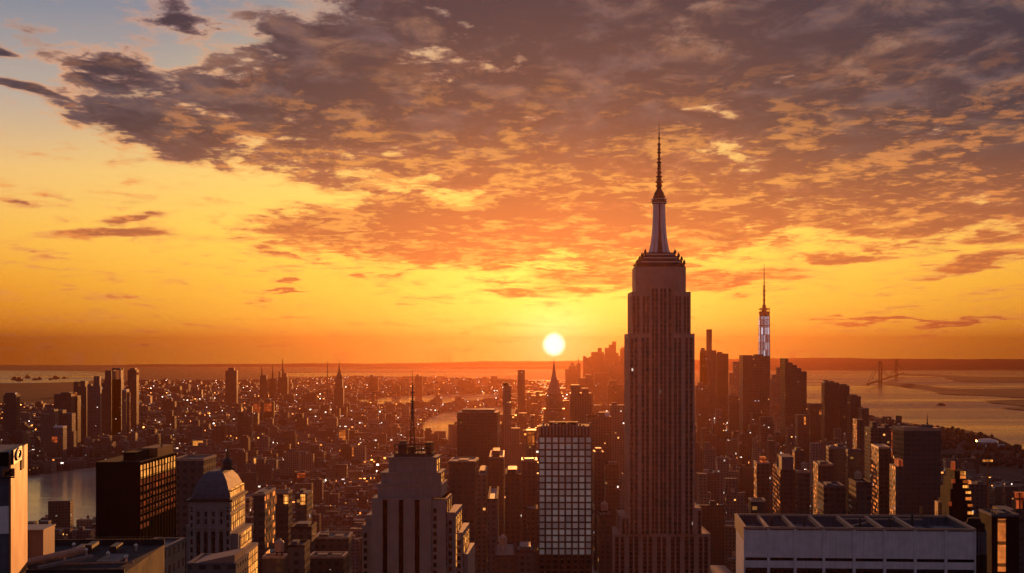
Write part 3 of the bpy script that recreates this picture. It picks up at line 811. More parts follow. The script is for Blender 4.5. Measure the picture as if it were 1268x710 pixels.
# ------------------------------------------------------------------ stone tower with a slate mansard roof and cupola
def mansard_tower():
    D = 560.0; s = D/F
    corner = (285-CX)*s
    root = thing('mansard_tower', 'stone tower under a blue grey mansard roof with a small statue topped cupola', 'tower', (corner, D, 0), R(1.2))
    OCC.append((232, 326, 590, D)); FOOT.append((corner-6, D+20, 30))
    X = lambda px: (px-285)*s
    Z = lambda py: zof(py, D)
    dp = 36.0
    b = MB()
    b.box(X(234), X(285), 0, dp, -2, Z(621.5))
    b.box(X(229), X(234)-.02, 3, dp-3, -2, Z(652)); b.box(X(285)+.02, X(285)+2.6, 2.5, dp, -2, Z(662)); b.box(X(285)+2.62, X(285)+4.6, 5, dp+3, -2, Z(688))
    for px in (241, 250.5, 259.5, 269, 279): b.box(X(px)-.45, X(px)+.45, -.5, -.01, -2, Z(627))
    for py in (655, 632): b.box(X(234)-.1, X(285)+.1, -.65, -.02, Z(py), Z(py)+.55)
    b.build('wall', 'stone', root)
    c = MB(); c.box(X(233)-.6, X(286)+.6, -.9, dp+.9, Z(621.5)+.01, Z(619)); c.box(X(235), X(285), 0, dp, Z(619)+.01, Z(617.6))
    c.build('cornice', 'dark_metal', root)
    xl, xr = X(236), X(284.5)
    def rect(t, yy): return (xl+t*(xr-xl), xr-t*(xr-xl), yy, dp-yy)
    rf = MB()
    st = [(0.0, .4, 617.6), (.055, 2.0, 607), (.13, 4.4, 597), (.25, 8.0, 589), (.33, 10.5, 586.5)]
    for (t0, y0, p0), (t1, y1, p1) in zip(st, st[1:]): rf.frustum(rect(t0, y0), rect(t1, y1), Z(p0)+(.01 if p0 < 617 else 0), Z(p1))
    mr = rf.build('mansard_roof', 'slate', root)
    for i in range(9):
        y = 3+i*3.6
        MB().box(xr-.9, xr+.15, y, y+1.7, Z(616.5), Z(608)).build('dormer', 'glow_gold', mr)  # dormers on this side glow to imitate the sun
    for i in range(6): MB().box(X(241+i*8.3), X(243.2+i*8.3), .2, .9, Z(616), Z(611)).build('dormer', 'slate', mr)
    cx, cy = (xl+xr)/2, dp/2
    cu = MB().lathe([(2.6, Z(586.5)), (2.6, Z(584)), (1.9, Z(583.6)), (1.9, Z(577)), (2.3, Z(576.6)), (1.5, Z(573.5)), (.5, Z(571))], cx+3.4, cy, 8).build('cupola', 'dark_metal', root)
    MB().lathe([(.45, Z(571)), (.7, Z(567)), (.55, Z(563)), (.3, Z(561)), (.36, Z(559.4)), (.08, Z(557.6))], cx+3.4, cy, 8).build('statue', 'ochre', cu)
    # windows: tall arched slots below, narrow slots above
    for px in (245.8, 255, 264.3, 274):
        w = MB().box(X(px-2.1), X(px+2.1), -.1, -.015, Z(691), Z(660))
        w.bar((X(px), -.1, Z(660)), (X(px), -.015, Z(660)), 2.1*s, 12)
        w.build('arched_window', 'black_strip', root)
    for px in (245.8, 255, 264.3, 274):
        for py in (634, 643): MB().box(X(px-1.3), X(px+1.3), -.1, -.015, Z(py+6), Z(py)).build('window', 'black_strip', root)
    for px in (237.5, 282):
        for j in range(8): MB().box(X(px-1.3), X(px+1.3), -.1, -.015, Z(634+j*10), Z(628+j*10)).build('window', 'black_strip', root)
    # flank: tall windows in three tiers, glowing gold to imitate low sun
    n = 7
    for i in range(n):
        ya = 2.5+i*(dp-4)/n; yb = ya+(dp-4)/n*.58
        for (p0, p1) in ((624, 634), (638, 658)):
            MB().box(X(285)+.02, X(285)+.2, ya, yb, Z(p1), Z(p0)).build('window', 'glow_gold', root)
        if i: MB().box(X(285)+2.62, X(285)+2.8, ya+1, yb+1, Z(684), Z(665)).build('window', 'glow_gold', root)
        MB().box(X(285)+4.62, X(285)+4.8, ya+4, yb+4, 40, Z(692)).build('window', 'glow_gold', root)
mansard_tower()

# ------------------------------------------------------------------ black office slab by the river
def black_slab():
    D = 620.0; s = D/F
    corner = (172-CX)*s
    root = thing('black_office_slab', 'near black office slab with golden windows along its top floors beside the river', 'office building', (corner, D, 0), R(-1.0))
    OCC.append((118, 222, 573, D)); FOOT.append((corner-9, D+32, 42))
    X = lambda px: (px-172)*s
    Z = lambda py: zof(py, D)
    dp = 62.0
    b = MB(); b.box(X(118.5), X(172), 0, dp, -2, Z(573.5))
    n = 12
    for i in range(n+1):
        y = .2+i*(dp-.4)/n; b.box(X(172)+.005, X(172)+.55, y-.2 if i else y, y+.45, 40, Z(573.5))
    b.box(X(172)+.005, X(172)+.6, .1, dp-.1, Z(573.5)+.01, Z(572.3)); b.box(X(118.5)-.2, X(172), -.2, dp, Z(573.5)+.01, Z(572.3))
    b.build('wall', 'black', root)
    for j in range(13):                                 # floors of the flank, panes glowing to imitate reflected golden sky
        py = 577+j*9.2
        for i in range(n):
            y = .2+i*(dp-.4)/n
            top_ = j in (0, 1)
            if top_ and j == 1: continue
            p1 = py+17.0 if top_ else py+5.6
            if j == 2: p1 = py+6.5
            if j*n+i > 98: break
            m_ = 'glow_gold' if top_ else ('glow_red' if (i*7+j*3) % 11 == 0 else 'glow_dim')
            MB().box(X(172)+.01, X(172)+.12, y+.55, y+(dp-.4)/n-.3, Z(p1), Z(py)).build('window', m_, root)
    MB().box(X(146), X(161), 8, 30, Z(572.2), Z(562)).build('roof_bulkhead', 'black', root)
    MB().box(X(149), X(172), 30.5, 58, Z(572.2), Z(561)).build('roof_bulkhead', 'ochre', root)
    MB().box(X(113), X(118.5), 10, 16, Z(607), Z(602)).build('wall_bracket', 'black', root)
    MB().bar((X(170), 40, Z(561)), (X(170), 40, Z(552)), .5, 6).build('flue', 'ochre', root)
black_slab()

# ------------------------------------------------------------------ white panelled block with an open roof well
def white_block():
    D = 400.0; s = D/F
    rot = R(-4.2)
    root = thing('white_panel_block', 'white panelled office block with an open roof well crossed by beams', 'office building', ((921-CX)*s, D, 0), rot)
    OCC.append((918, 1203, 640, D)); FOOT.append(((1060-CX)*s, D+15, 45))
    W = (1203-921)*s*1.0; dp = 33.0
    zt = zof(655, D)
    px = lambda p: (p-921)*s
    # panels: eight bays, each a recessed plate between slim fins
    cols = [921, 951.5, 984, 1019, 1056, 1093, 1130, 1167, 1203]
    core = MB(); core.box(.4, W-.02, .7, dp, -2, zt-3.4)
    core.build('wall', 'white', root)
    for a, b_ in zip(cols, cols[1:]):
        l, r = px(a)+.38, px(b_)-.38
        MB().box(l, r, .3, .69, zt-7.6, zt-.3).build('panel', 'white', root)
        MB().box(l, r, .55, .69, zt-8.4, zt-7.62).build('window', 'black', root)
        MB().box(l, r, .3, .69, zt-10.3, zt-8.42).build('panel', 'white', root)
        MB().box(l, r, .55, .69, zt-14.5, zt-10.32).build('window', 'black_strip', root)
        MB().box(l, r, .3, .69, zt-16.4, zt-14.52).build('panel', 'white', root)
    for c in cols:
        MB().box(max(0, px(c)-.36), min(W, px(c)+.36), 0, .69, -2, zt-.02).build('fin', 'white', root)
    rim = MB()
    t = 0.75
    rim.box(-.06, W+.06, -.06, t, zt, zt+.55); rim.box(-.06, W+.06, dp-t, dp+.06, zt, zt+.55)
    rim.box(-.06, t, t+.01, dp-t-.01, zt, zt+.55); rim.box(W-t, W+.06, t+.01, dp-t-.01, zt, zt+.55)
    rim.build('parapet', 'timber', root)
    well = MB()
    well.box(.02, .4, .71, dp-.02, zt-3.4, zt-.01); well.box(W-.4, W-.02, .71, dp-.02, zt-3.4, zt-.01)
    well.box(.41, W-.41, dp-.4, dp-.03, zt-3.39, zt-.01); well.box(.41, W-.41, .72, 1.1, zt-3.39, zt-.01)
    well.build('well_lining', 'slate', root)
    for a in (951.5, 984, 1019, 1056, 1093, 1130):
        MB().box(px(a)-.42, px(a)+.42, t+.02, dp-t-.02, zt-.75, zt+.3).build('roof_beam', 'timber', root)
    rng = random.Random(11)
    for i, (a, b_) in enumerate(zip(cols, cols[1:])):
        l, r = px(a)+1, px(b_)-1
        if i in (0, 2, 6, 7):
            MB().box(l, r, 4+rng.random()*3, dp-5, zt-3.38, zt-1.4-rng.random()).build('plant_unit', 'slate', root)
        else:
            MB().box(l, r, 8, dp-6, zt-3.38, zt-2.4).build('plant_unit', 'black', root)
            f = MB()
            for q in range(3): f.lathe([(1.25, zt-2.39), (1.25, zt-1.7), (1.0, zt-1.68)], l+1.6+q*(r-l-3.2)/2, 13, 12)
            f.build('cooling_fan', 'dark_metal', root)
    MB().bar((px(1019)+3, 7, zt-1), (px(1056)+9, dp-6, zt-.8), .3, 6).build('roof_pipe', 'timber', root)
    MB().bar((px(1060), dp-3, zt-.4), (px(1165), dp-3, zt-.4), .28, 6).build('roof_pipe', 'timber', root)
    for a, hh in ((930, 1.6), (965, 1.1), (1003, 1.9), (1075, 1.3), (1110, 1.7), (1146, 2.2)):
        MB().lathe([(.32, zt-1.6), (.32, zt+hh-.5), (.55, zt+hh-.45), (.1, zt+hh)], px(a), dp*rng.uniform(.4, .75), 8).build('vent_pipe', 'dark_metal', root)
    hr = MB()
    for q in range(24): hr.bar((1+q*(W-2)/23, dp-.35, zt+.55), (1+q*(W-2)/23, dp-.35, zt+1.5), .05, 4)
    hr.bar((1, dp-.35, zt+1.5), (W-1, dp-.35, zt+1.5), .06, 4); hr.bar((1, dp-.35, zt+1.05), (W-1, dp-.35, zt+1.05), .05, 4)
    hr.build('railing', 'dark_metal', root)
    for q in range(7):
        MB().box(px(1167)+2+q*.9, px(1167)+2.5+q*.9, 5, dp-7, zt-3.37, zt-1.9).build('louvre', 'stone', root)
    MB().box(px(1164), px(1167), dp-2.5, dp-.8, zt+.56, zt+3.0).build('flue', 'ochre', root)
white_block()

# ------------------------------------------------------------------ white gridded apartment tower
def grid_tower():
    D = 1010.0; s = D/F
    mx, my, w, d, a = footprint(667, 733, D, -1.0, None, False, 34)
    OCC.append((665, 735, 524, D))
    root = thing('gridded_tower', 'pale apartment tower with a dense grid of square windows and finned top', 'apartment tower', (mx, my, 0), a)
    Z = lambda py: zof(py, D)
    b = MB(); b.box(-w/2+.3, w/2-.3, -d/2+1.3, d/2, -2, Z(528))
    nx, rows = 8, 18
    bay = w/nx; y0 = Z(688); y1 = Z(541); fl = (y1-y0)/rows
    for i in range(nx+1): b.box(max(-w/2, -w/2+i*bay-.55), min(w/2, -w/2+i*bay+.55), -d/2, -d/2+1.29, -2, y1+.8)
    for j in range(rows+1): b.box(-w/2+.56, w/2-.56, -d/2+.35, -d/2+1.28, y0+j*fl-.5, y0+j*fl+.5)
    for sgn in (-1, 1):
        for j in range(rows+1): b.box(sgn*w/2-.29 if sgn > 0 else -w/2, w/2 if sgn > 0 else -w/2+.29, -d/2+1.3, d/2, y0+j*fl-.5, y0+j*fl+.5)
    b.build('wall', 'mullion', root)
    cnt = 0; rest = MB()
    for j in range(rows-1, -1, -1):
        for i in range(nx):
            l, r = -w/2+i*bay+.62, -w/2+(i+1)*bay-.62
            q = (l, r, -d/2+.95, -d/2+1.25, y0+j*fl+.56, y0+(j+1)*fl-.56)
            if cnt < 100: MB().box(*q).build('window', 'pale_pane', root)
            else: rest.box(*q)
            cnt += 1
    rest.build('window', 'pale_pane', root)['kind'] = 'stuff'
    for i in range(nx*2):
        l = -w/2+(i+.18)*bay/2; zt_ = Z(528-((i*5) % 7)*.9)
        MB().box(l, l+bay/2*.55, -d/2+.02, -d/2+1.6, y1+.85, zt_).build('fin', 'stone' if i % 3 else 'brick_wall', root)
    for i in range(nx):
        l = -w/2+(i+.2)*bay; MB().box(l, l+bay*.6, -d/2+.9, -d/2+1.25, 30, y0-.6).build('window_strip', 'strip', root)
    MB().box(-w*.3, w*.25, -d*.2, d*.35, Z(528)+.02, Z(524)).build('roof_bulkhead', 'matte_iron', root)
def pane_mat():
    m, k = new_mat('pale_glow_pane')
    oc = k.n('ShaderNodeTexCoord').outputs['Object']
    x, y, z = k.xyz(oc)
    r = k.white(k.vec(k.m('FLOOR', k.m('DIVIDE', x, 4.4)), 2.0, k.m('FLOOR', k.m('DIVIDE', z, 4.4))))
    c = k.mix(r, (0.58, 0.54, 0.54), (0.80, 0.77, 0.77))
    return finish(m, k, c, 0.55, 0.3, (1.0, 0.84, 0.74), k.lin(r, 0.0, 1, 0.02, 0.06))  # faint emission added to brighten the panes
M['mullion'] = plain('brown_mullion', (0.13, 0.085, 0.07), 0.9, 0.1, var=0.3)

M["pale_pane"] = pane_mat()
grid_tower()

# ------------------------------------------------------------------ roofs at the lower corner beside the camera
def corner_buildings():
    D = 230.0; s = D/F
    Z = lambda py, d=D: zof(py, d)
    cx = (11-CX)*s
    root = thing('rooftop_plant_house', 'grey plant house with an ochre sunlit flank, round vent and dark slot', 'plant house', (cx, D, 0), R(12.5))
    OCC.append((-80, 33, 556, D))
    b = MB().box(-16, -.02, .12, 26, -2, Z(563)).build('wall', 'slate', root)
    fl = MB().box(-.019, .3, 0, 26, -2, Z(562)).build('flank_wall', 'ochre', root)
    MB().box(-16, -.02, 0, .11, Z(661), Z(627)).build('pale_band', 'white', root)
    MB().box(-3.2, -.03, -.06, .1, Z(577), Z(560)).build('dark_panel', 'black', root)
    MB().box(.31, .5, 14.0, 18.5, Z(591), Z(561)).build('vent_slot', 'black', root)
    MB().box(.31, .7, .2, 12.5, Z(576), Z(558)).build('vent_housing', 'dark_metal', root)
    v = MB()
    n = 20; ri, ro = .62, .95; zc = Z(565.5); yc = 6.0
    for i in range(n):
        a0, a1 = 2*math.pi*i/n, 2*math.pi*(i+1)/n
        P_ = lambda r, a, x: (x, yc+r*4.6*math.cos(a), zc+r*math.sin(a))
        v.add([P_(ri, a0, .71), P_(ro, a0, .71), P_(ro, a1, .71), P_(ri, a1, .71), P_(ri, a0, 1.0), P_(ro, a0, 1.0), P_(ro, a1, 1.0), P_(ri, a1, 1.0)],
              [(3,2,1,0), (4,5,6,7), (1,2,6,5), (0,4,7,3)])
    vf = v.build('vent_ring', 'stone', root)
    MB().bar((.72, yc-2.4, zc-.4), (.72, yc+2.4, zc+.4), .1, 5).build('vent_blade', 'dark_metal', vf)
    pl = MB().box(-.9, .9, -.5, -.3, Z(590), Z(580)); pl = pl.build('sign_plate', 'ochre', root)
    mk = MB().bar((-.5, -.53, Z(588.5)), (.4, -.53, Z(582)), .17, 5); mk.bar((-.5, -.53, Z(584)), (-.05, -.53, Z(586)), .13, 5); mk.bar((.0, -.53, Z(586)), (.45, -.53, Z(588.5)), .13, 5)
    mk.build('painted_mark', 'black', pl)
    MB().box(-1.6, .9, -.45, -.02, Z(592), Z(590.6)).build('ledge', 'dark_metal', root)

    D = 262.0; s = D/F
    zr = zof(702, 262)
    lo = thing('terrace_building', 'low dark terrace roof with a brown parapet room and slanted beams', 'building', ((100-CX)*s, D, 0), R(3.0))
    OCC.append((-100, 235, 690, D))
    X = lambda px: (px-100)*s
    MB().box(X(-120), X(165), -8, 30, 0, zr).build('wall', 'roofing', lo)
    MB().box(X(-120), X(165), -8.3, -7.6, zr+.01, zr+.7).build('parapet', 'roofing', lo)
    MB().box(X(-120), X(165), 29.6, 30.2, zr+.01, zr+1.1).build('parapet', 'roofing', lo)
    r = MB().box(X(5), X(47), 4, 12, zr+.02, zof(657, 266)).build('roof_room', 'brick_wall', lo)
    MB().box(X(4), X(48), 3.7, 12.3, zof(657, 266)+.01, zof(655.5, 266)).build('coping', 'timber', r)
    MB().box(X(27), X(27.8), 3.85, 3.99, zr, zof(658, 266)).build('seam', 'dusky', r)
    MB().box(X(3), X(6), 2.2, 3.4, zr+.02, zof(668, 266)).build('post', 'ochre', lo)
    MB().bar((X(2), -6, zof(706, 256)), (X(98), 3.0, zof(682, 264)), .62, 10).build('duct', 'timber', lo)
    MB().bar((X(55), -4, zof(703, 258)), (X(108), 4.0, zof(690, 265)), .36, 4).build('beam', 'stone', lo)
    for px, yy in ((70, 6), (84, 14), (120, 9), (140, 20), (55, 22), (150, 4)):
        MB().lathe([(.22, zr+.02), (.22, zr+1.1), (.4, zr+1.12), (.08, zr+1.5)], X(px), yy, 8).build('vent_pipe', 'steel', lo)
    rl = MB()
    for q in range(20): rl.bar((X(66)+q*.72, 28.6, zr), (X(66)+q*.72, 28.6, zr+1.7), .035, 4)
    rl.bar((X(66), 28.6, zr+1.7), (X(66)+13.7, 28.6, zr+1.7), .05, 4); rl.build('railing', 'dark_metal', lo)
    MB().box(X(112), X(140), 4, 14, zr+.02, zr+.35).build('skylight', 'slate', lo)
    MB().bar((X(60), 1, zr+.3), (X(160), 3, zr+.3), .18, 6).build('roof_pipe', 'timber', lo)
    for px, h in ((62, 1.0), (76, 1.5), (108, 1.2)): MB().box(X(px), X(px+9), 18, 24, zr+.02, zr+h).build('roof_unit', 'dark_metal', lo)

    b1 = tower('low_roof_block', 'low grey roof block with a pinkish end wall before the black slab', 'building', 162, 200, 684, 330, -2.0, 229, depth=16, mat='grey', parapet=0.7, rim='slate')
    b2 = tower('low_roof_block', 'low roof with a pale sloping skylight at the foot of the mansard tower', 'building', 232, 292, 700, 420, 0.0, None, depth=20, mat='grey', parapet=0.6, rim='slate')
    root2, w2, d2, zt2 = b2
    MB().add([], []) 
    sk = MB(); sk.add([(-w2*.45, -d2*.4, zt2+.1), (w2*.45, -d2*.4, zt2+.1), (w2*.45, d2*.4, zt2+.1), (-w2*.45, d2*.4, zt2+.1), (w2*.45, -d2*.4, zt2+2.6), (w2*.45, d2*.4, zt2+2.6)],
                      [(3,2,1,0), (0,1,4), (2,3,5), (1,2,5,4), (0,4,5,3)])
    sk.build('skylight', 'brick_wall', root2)
corner_buildings()

# ------------------------------------------------------------------ towers of the middle distance and the far clusters
T = tower
OT = 'tower'
# beside the mansard tower
T('brown_slab', 'dark brown slab standing just behind the black office slab', OT, 214, 252, 571, 760, -1, None, depth=30, mat='dusky', parapet=1.2, rim='timber')
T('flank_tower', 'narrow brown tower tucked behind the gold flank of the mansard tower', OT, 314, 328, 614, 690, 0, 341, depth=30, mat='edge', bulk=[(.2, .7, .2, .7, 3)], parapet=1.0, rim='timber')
T('glowing_top_tower', 'dark tower with two square sun glow panels at its top corners', OT, 334, 357, 612, 860, 0, 362, mat='dark', glow=[(.08, .36, 613, 624, 'glow_orange'), (.76, 1.0, 613, 624, 'glow_gold')], parapet=1.2, rim='timber')
T('glowing_top_tower', 'slim dark tower with a single upright sun glow panel at its top', OT, 366, 380, 611, 980, 0, 386, mat='dusky', glow=[(.45, .85, 612.5, 625, 'glow_gold')], bulk=[(.2, .6, .2, .8, 3)])
T('stepped_block', 'dark stepped block with a tent shaped cap below the twin sun glow panels', OT, 360, 386, 655, 760, 1, 392, mat='dusky', tiers=[(.2, .8, .2, .8, 650)], bulk=[(.3, .7, .3, .7, 4, 'glow_red')], parapet=1)
T('grey_block', 'pale grey low block with ridged roof right of the gold flanked tower', 'building', 357, 377, 678, 640, 0, 384, mat='grey', parapet=1, bulk=[(.1, .5, .2, .6, 6, 'slate')])
T('brown_block', 'flat brown block with an orange rim at the roof edge before the setback tower', 'building', 390, 432, 668, 780, 2, 436, mat='brown', parapet=1.2, rim='timber', bulk=[(.1, .35, .3, .6, 4), (.55, .8, .2, .6, 3, 'slate')])
T('brown_block', 'low brown block with roof cabins under the flat rimmed block', 'building', 382, 425, 692, 690, -2, 431, mat='brown', parapet=1.2, rim='timber', bulk=[(.2, .5, .2, .6, 4), (.6, .9, .4, .8, 3, 'slate')])
T('roof_terrace_block', 'small block with a curved bright roof edge beside the gold flanked tower', 'building', 325, 352, 692, 620, 0, 356, mat='dusky', parapet=1.0, rim='timber', tank=[(.7, .5, 2.0)])
# right of the setback tower
T('corniced_tower', 'brown ribbed tower with a pale flat cornice close behind the setback tower', OT, 556, 588, 574, 960, -2, 592, mat='brown', tiers=[(-.04, 1.04, -.04, 1.04, 572)], bulk=[(.3, .7, .3, .7, 3)], parapet=1.5, rim='stone')
T('broad_dark_tower', 'broad blank dark tower with flat top against the pale basin', OT, 566, 616, 511, 1750, -2, 619, depth=40, mat='dark', bulk=[(.1, .9, .2, .8, 3, 'dusky')])
T('box_topped_tower', 'slim pink grey tower with a dark box top right of the broad dark one', OT, 623, 633, 478, 2600, 0, 637, mat='grey', tiers=[(.1, .8, .0, .9, 476)], bulk=[(.0, .65, -.02, .5, 4, 'black')])
T('slim_tower', 'slim plain brown tower alone against the bright water left of the sun', OT, 641, 650, 458, 4300, 0, None, mat='dusky')
T('brown_tower', 'tall brown tower with a narrow crown between the broad dark and gridded towers', OT, 606, 624, 568, 1350, 0, 628, mat='brown', tiers=[(.2, .7, .2, .7, 560)], bulk=[(.3, .6, .3, .6, 3)], parapet=1.5, rim='timber')
T('brown_tower', 'reddish slab with a flat dark roof touching the gridded tower', OT, 646, 665, 572, 1260, 0, None, mat='dusky', parapet=1.5, rim='timber', bulk=[(.2, .8, .2, .7, 3)])
T('brown_tower', 'brown tower with a stepped shoulder between two taller reddish slabs', OT, 626, 645, 590, 1150, 0, 648, mat='brown', tiers=[(.15, .75, .2, .8, 583)], parapet=1.5)
T('amber_flank_tower', 'tower with a glowing amber panel near its top behind the gridded tower', OT, 652, 664, 533, 1600, 0, None, mat='brown', glow=[(.1, .8, 535, 551, 'glow_orange')])
T('narrow_tower', 'narrow tan tower in the gap beside the corniced ribbed tower', OT, 592, 602, 588, 1180, 0, 605, mat='tan', bulk=[(.2, .8, .2, .8, 3)])
T('narrow_tower', 'narrow grey tower with window rows low between the setback and gridded towers', OT, 604, 616, 620, 980, 0, 619, mat='grey', parapet=1.2)
T('lower_block', 'pale grey gabled block at the foot of the gridded tower', 'building', 639, 662, 684, 900, 0, None, mat='grey', tiers=[(.2, .8, .1, .9, 678)], parapet=1)
T('lower_block', 'brown block with rooftop tank low beside the pale gabled block', 'building', 612, 638, 690, 860, 0, 641, mat='brown', parapet=1, tank=[(.4, .5, 2.4)])
T('windowed_slab', 'slab with rows of small windows against the foot of the gridded tower', OT, 653, 666, 632, 1080, 0, None, mat='grey', parapet=1)
T('dark_flank_tower', 'dark narrow tower close along the far flank of the gridded tower', OT, 736, 748, 560, 1300, 0, None, mat='dusky', bulk=[(.2, .8, .2, .8, 4)])
T('brown_tower', 'brown tower with pale roof hut between gridded tower and spired skyscraper', OT, 750, 766, 578, 1500, 0, None, mat='brown', bulk=[(.3, .9, .2, .7, 5, 'tan')], parapet=1.5)
T('brown_tower', 'dark brown block with water tank leaning on the spired skyscraper foot', OT, 742, 758, 640, 1120, 0, None, mat='dusky', tank=[(.5, .5, 2.6)], parapet=1.2)
T('boxy_tower', 'boxy salmon tower with flat roof and side mast before the spired skyscraper', OT, 755, 779, 502, 2300, -2, None, mat='tan', bulk=[(.1, .4, .2, .6, 3)], mast=(.35, 494, 1.2))
T('boxy_tower', 'stepped brown tower with white roof huts next to the salmon box tower', OT, 738, 757, 516, 2100, 0, None, mat='brown', tiers=[(.1, .6, .2, .8, 511)], bulk=[(.6, .9, .2, .6, 5, 'white')])
T('dark_stepped_tower', 'dark stepped tower with twin shoulders just beyond the gridded tower', OT, 706, 733, 487, 2500, 0, None, mat='dusky', tiers=[(.05, .45, .2, .8, 477), (.55, .85, .2, .8, 481)])
T('dark_stepped_tower', 'dark brown block with flat roof behind the far corner of the gridded tower', OT, 727, 742, 517, 1900, 0, None, mat='dusky', parapet=2)
# pointed tower under the sun
def spire_tower():
    D = 4200.0; s = D/F; q = 1.5
    root = thing('pyramid_spire_tower', 'pointed pyramid tower rising directly below the sun disc', OT, ((686-CX)*s, D, 0))
    OCC.append((672, 700, 478, D)); FOOT.append(((686-CX)*s, D, 32))
    Z = lambda py: zof(py, D)
    MB().box(-20*q, 20*q, -20*q, 20*q, -2, Z(506)).build('wall', 'brown', root)
    MB().box(-15.5*q, 15.5*q, -15.5*q, 15.5*q, Z(506)+.1, Z(487)).build('upper_wall', 'brown', root)
    MB().frustum((-13.5*q, 13.5*q, -13.5*q, 13.5*q), (-4*q, 4*q, -4*q, 4*q), Z(487)+.1, Z(466)).frustum((-4*q, 4*q, -4*q, 4*q), (-.8*q, .8*q, -.8*q, .8*q), Z(466)+.1, Z(449)).build('pyramid_roof', 'brick_wall', root)
    MB().lathe([(1.2, Z(449)), (.4, Z(444))], 0, 0, 6).build('finial', 'dark_metal', root)
spire_tower()
# downtown cluster beside the sun
DT = 'towers of the downtown cluster beside the sun'
T('downtown_tower', 'wide slant topped orange hazed tower, tallest of the cluster beside the sun', OT, 749, 763, 431, 9842, 0, None, mat='dusky', tiers=[(.35, 1, 0, 1, 427), (.65, 1, 0, 1, 423)], group=DT)
T('downtown_tower', 'flat topped tower pressed between the tallest hazed tower and the spired skyscraper', OT, 768, 777, 432, 9709, 0, None, mat='dusky', tiers=[(.2, .8, 0, 1, 430)], group=DT)
T('downtown_tower', 'hazed tower with a small roof box one place sunward of the tallest', OT, 732, 746, 436, 9443, 0, None, mat='dusky', tiers=[(.6, .95, 0, 1, 431)], group=DT)
T('downtown_tower', 'thin hazed tower with a notch top in the middle of the sun cluster', OT, 722, 729, 443, 9576, 0, None, mat='dusky', tiers=[(0, .5, 0, 1, 441)], group=DT)
T('downtown_tower', 'thin hazed mast topped tower in the sun cluster', OT, 714, 719, 450, 9310, 0, None, mat='brown', mast=(.5, 441, 4), group=DT)
T('downtown_tower', 'broad low hazed tower at the sunward end of the cluster', OT, 700, 716, 457, 9177, 0, None, mat='dusky', tiers=[(.3, .8, 0, 1, 453)], group=DT)
T('downtown_tower', 'short hazed tower filling the gap below the tallest cluster tower', OT, 757, 771, 452, 8379, 0, None, mat='brown', tiers=[(.2, .6, 0, 1, 449)], group=DT)
T('downtown_tower', 'squat hazed block at the foot of the sun cluster with a thin chimney', OT, 736, 752, 462, 6439, 0, None, mat='brown', mast=(.8, 452, 3), group=DT)
T('downtown_tower', 'squat hazed block below the mast topped cluster tower', OT, 716, 735, 468, 5979, 0, None, mat='dusky', tiers=[(.5, .9, 0, 1, 464)], group=DT)
T('downtown_tower', 'low hazed block with two steps beside the spired skyscraper', OT, 752, 776, 476, 4945, 0, None, mat='brown', tiers=[(.1, .5, 0, 1, 471)], group=DT)
T('downtown_tower', 'low hazed block left of the pyramid spire with tooth shaped roof', OT, 652, 671, 490, 5290, 0, None, mat='brown', tiers=[(.0, .3, 0, 1, 486), (.6, .85, 0, 1, 485)], group=DT)
T('downtown_tower', 'faint tall tower far behind, filling the notch beside the tallest hazed tower', OT, 743, 750, 439, 10600, 0, None, mat='dusky', tiers=[(.2, .7, 0, 1, 436)], group=DT)
T('downtown_tower', 'faint far tower with a stepped top between tallest and flat topped hazed towers', OT, 763, 769, 441, 10800, 0, None, mat='brown', tiers=[(.0, .5, 0, 1, 437)], group=DT)
T('downtown_tower', 'faint far tower behind the thin notch topped hazed tower', OT, 726, 734, 445, 10500, 0, None, mat='dusky', tiers=[(.4, .9, 0, 1, 442)], group=DT)
T('downtown_tower', 'faint low far slab behind the mast topped hazed tower', OT, 706, 715, 452, 10400, 0, None, mat='brown', tiers=[(.1, .5, 0, 1, 449)], group=DT)
# beyond the spired skyscraper
T('pole_tower', 'hazy brown tower carrying a thin tall chimney like shaft', OT, 868, 887, 434, 4600, 0, None, mat='dusky', tiers=[(.40, .74, .3, .7, 408), (.0, .35, 0, 1, 437)], bulk=[(.05, .25, .1, .9, 3)])
T('twin_tower', 'hazy brown flat tower joined to the pole topped tower', OT, 887.5, 902, 438, 4650, 0, None, mat='dusky', bulk=[(.1, .5, .2, .8, 2)])
T('bulky_tower', 'big square dark brown tower in front of the slender bright glass spire', OT, 920, 953, 441, 3600, 0, None, depth=60, mat='dusky', tiers=[(.0, .35, 0, 1, 440)], bulk=[(.5, .8, .2, .8, 2)])
T('stepped_wedge_tower', 'dark tower with a roof stepping down like a staircase towards the bay', OT, 972, 999, 462, 3300, 0, 1009, left=False, depth=50, mat='dark', tiers=[(0, .15, 0, 1, 444), (.15, .35, 0, 1, 449), (.35, .55, 0, 1, 452), (.55, .75, 0, 1, 456), (.75, 1, 0, 1, 460)])
T('bayside_tower', 'dark stocky tower with crenellated roof nearest the bay water', OT, 1021, 1039, 474, 3000, 0, None, mat='dark', bulk=[(.1, .3, .1, .9, 3), (.5, .7, .2, .8, 2)])
T('bayside_tower', 'dark slab attached to the stocky crenellated bayside tower', OT, 1039.5, 1052, 478, 3050, 0, None, mat='dark', bulk=[(.2, .8, .2, .8, 2)])
T('bayside_tower', 'smaller dark square tower with roof box beside the bay', OT, 1053, 1066, 491, 2900, 0, None, mat='dark', tiers=[(.2, .7, .1, .9, 489)])
T('bayside_tower', 'smallest dark tower of the row stepping down to the bay', OT, 1067, 1076, 506, 2850, 0, None, mat='dusky')
T('pale_tower', 'pale faint tower in the gap beside the big square brown tower', OT, 904, 919, 462, 6400, 0, None, mat='grey', tiers=[(.3, .8, 0, 1, 448)])
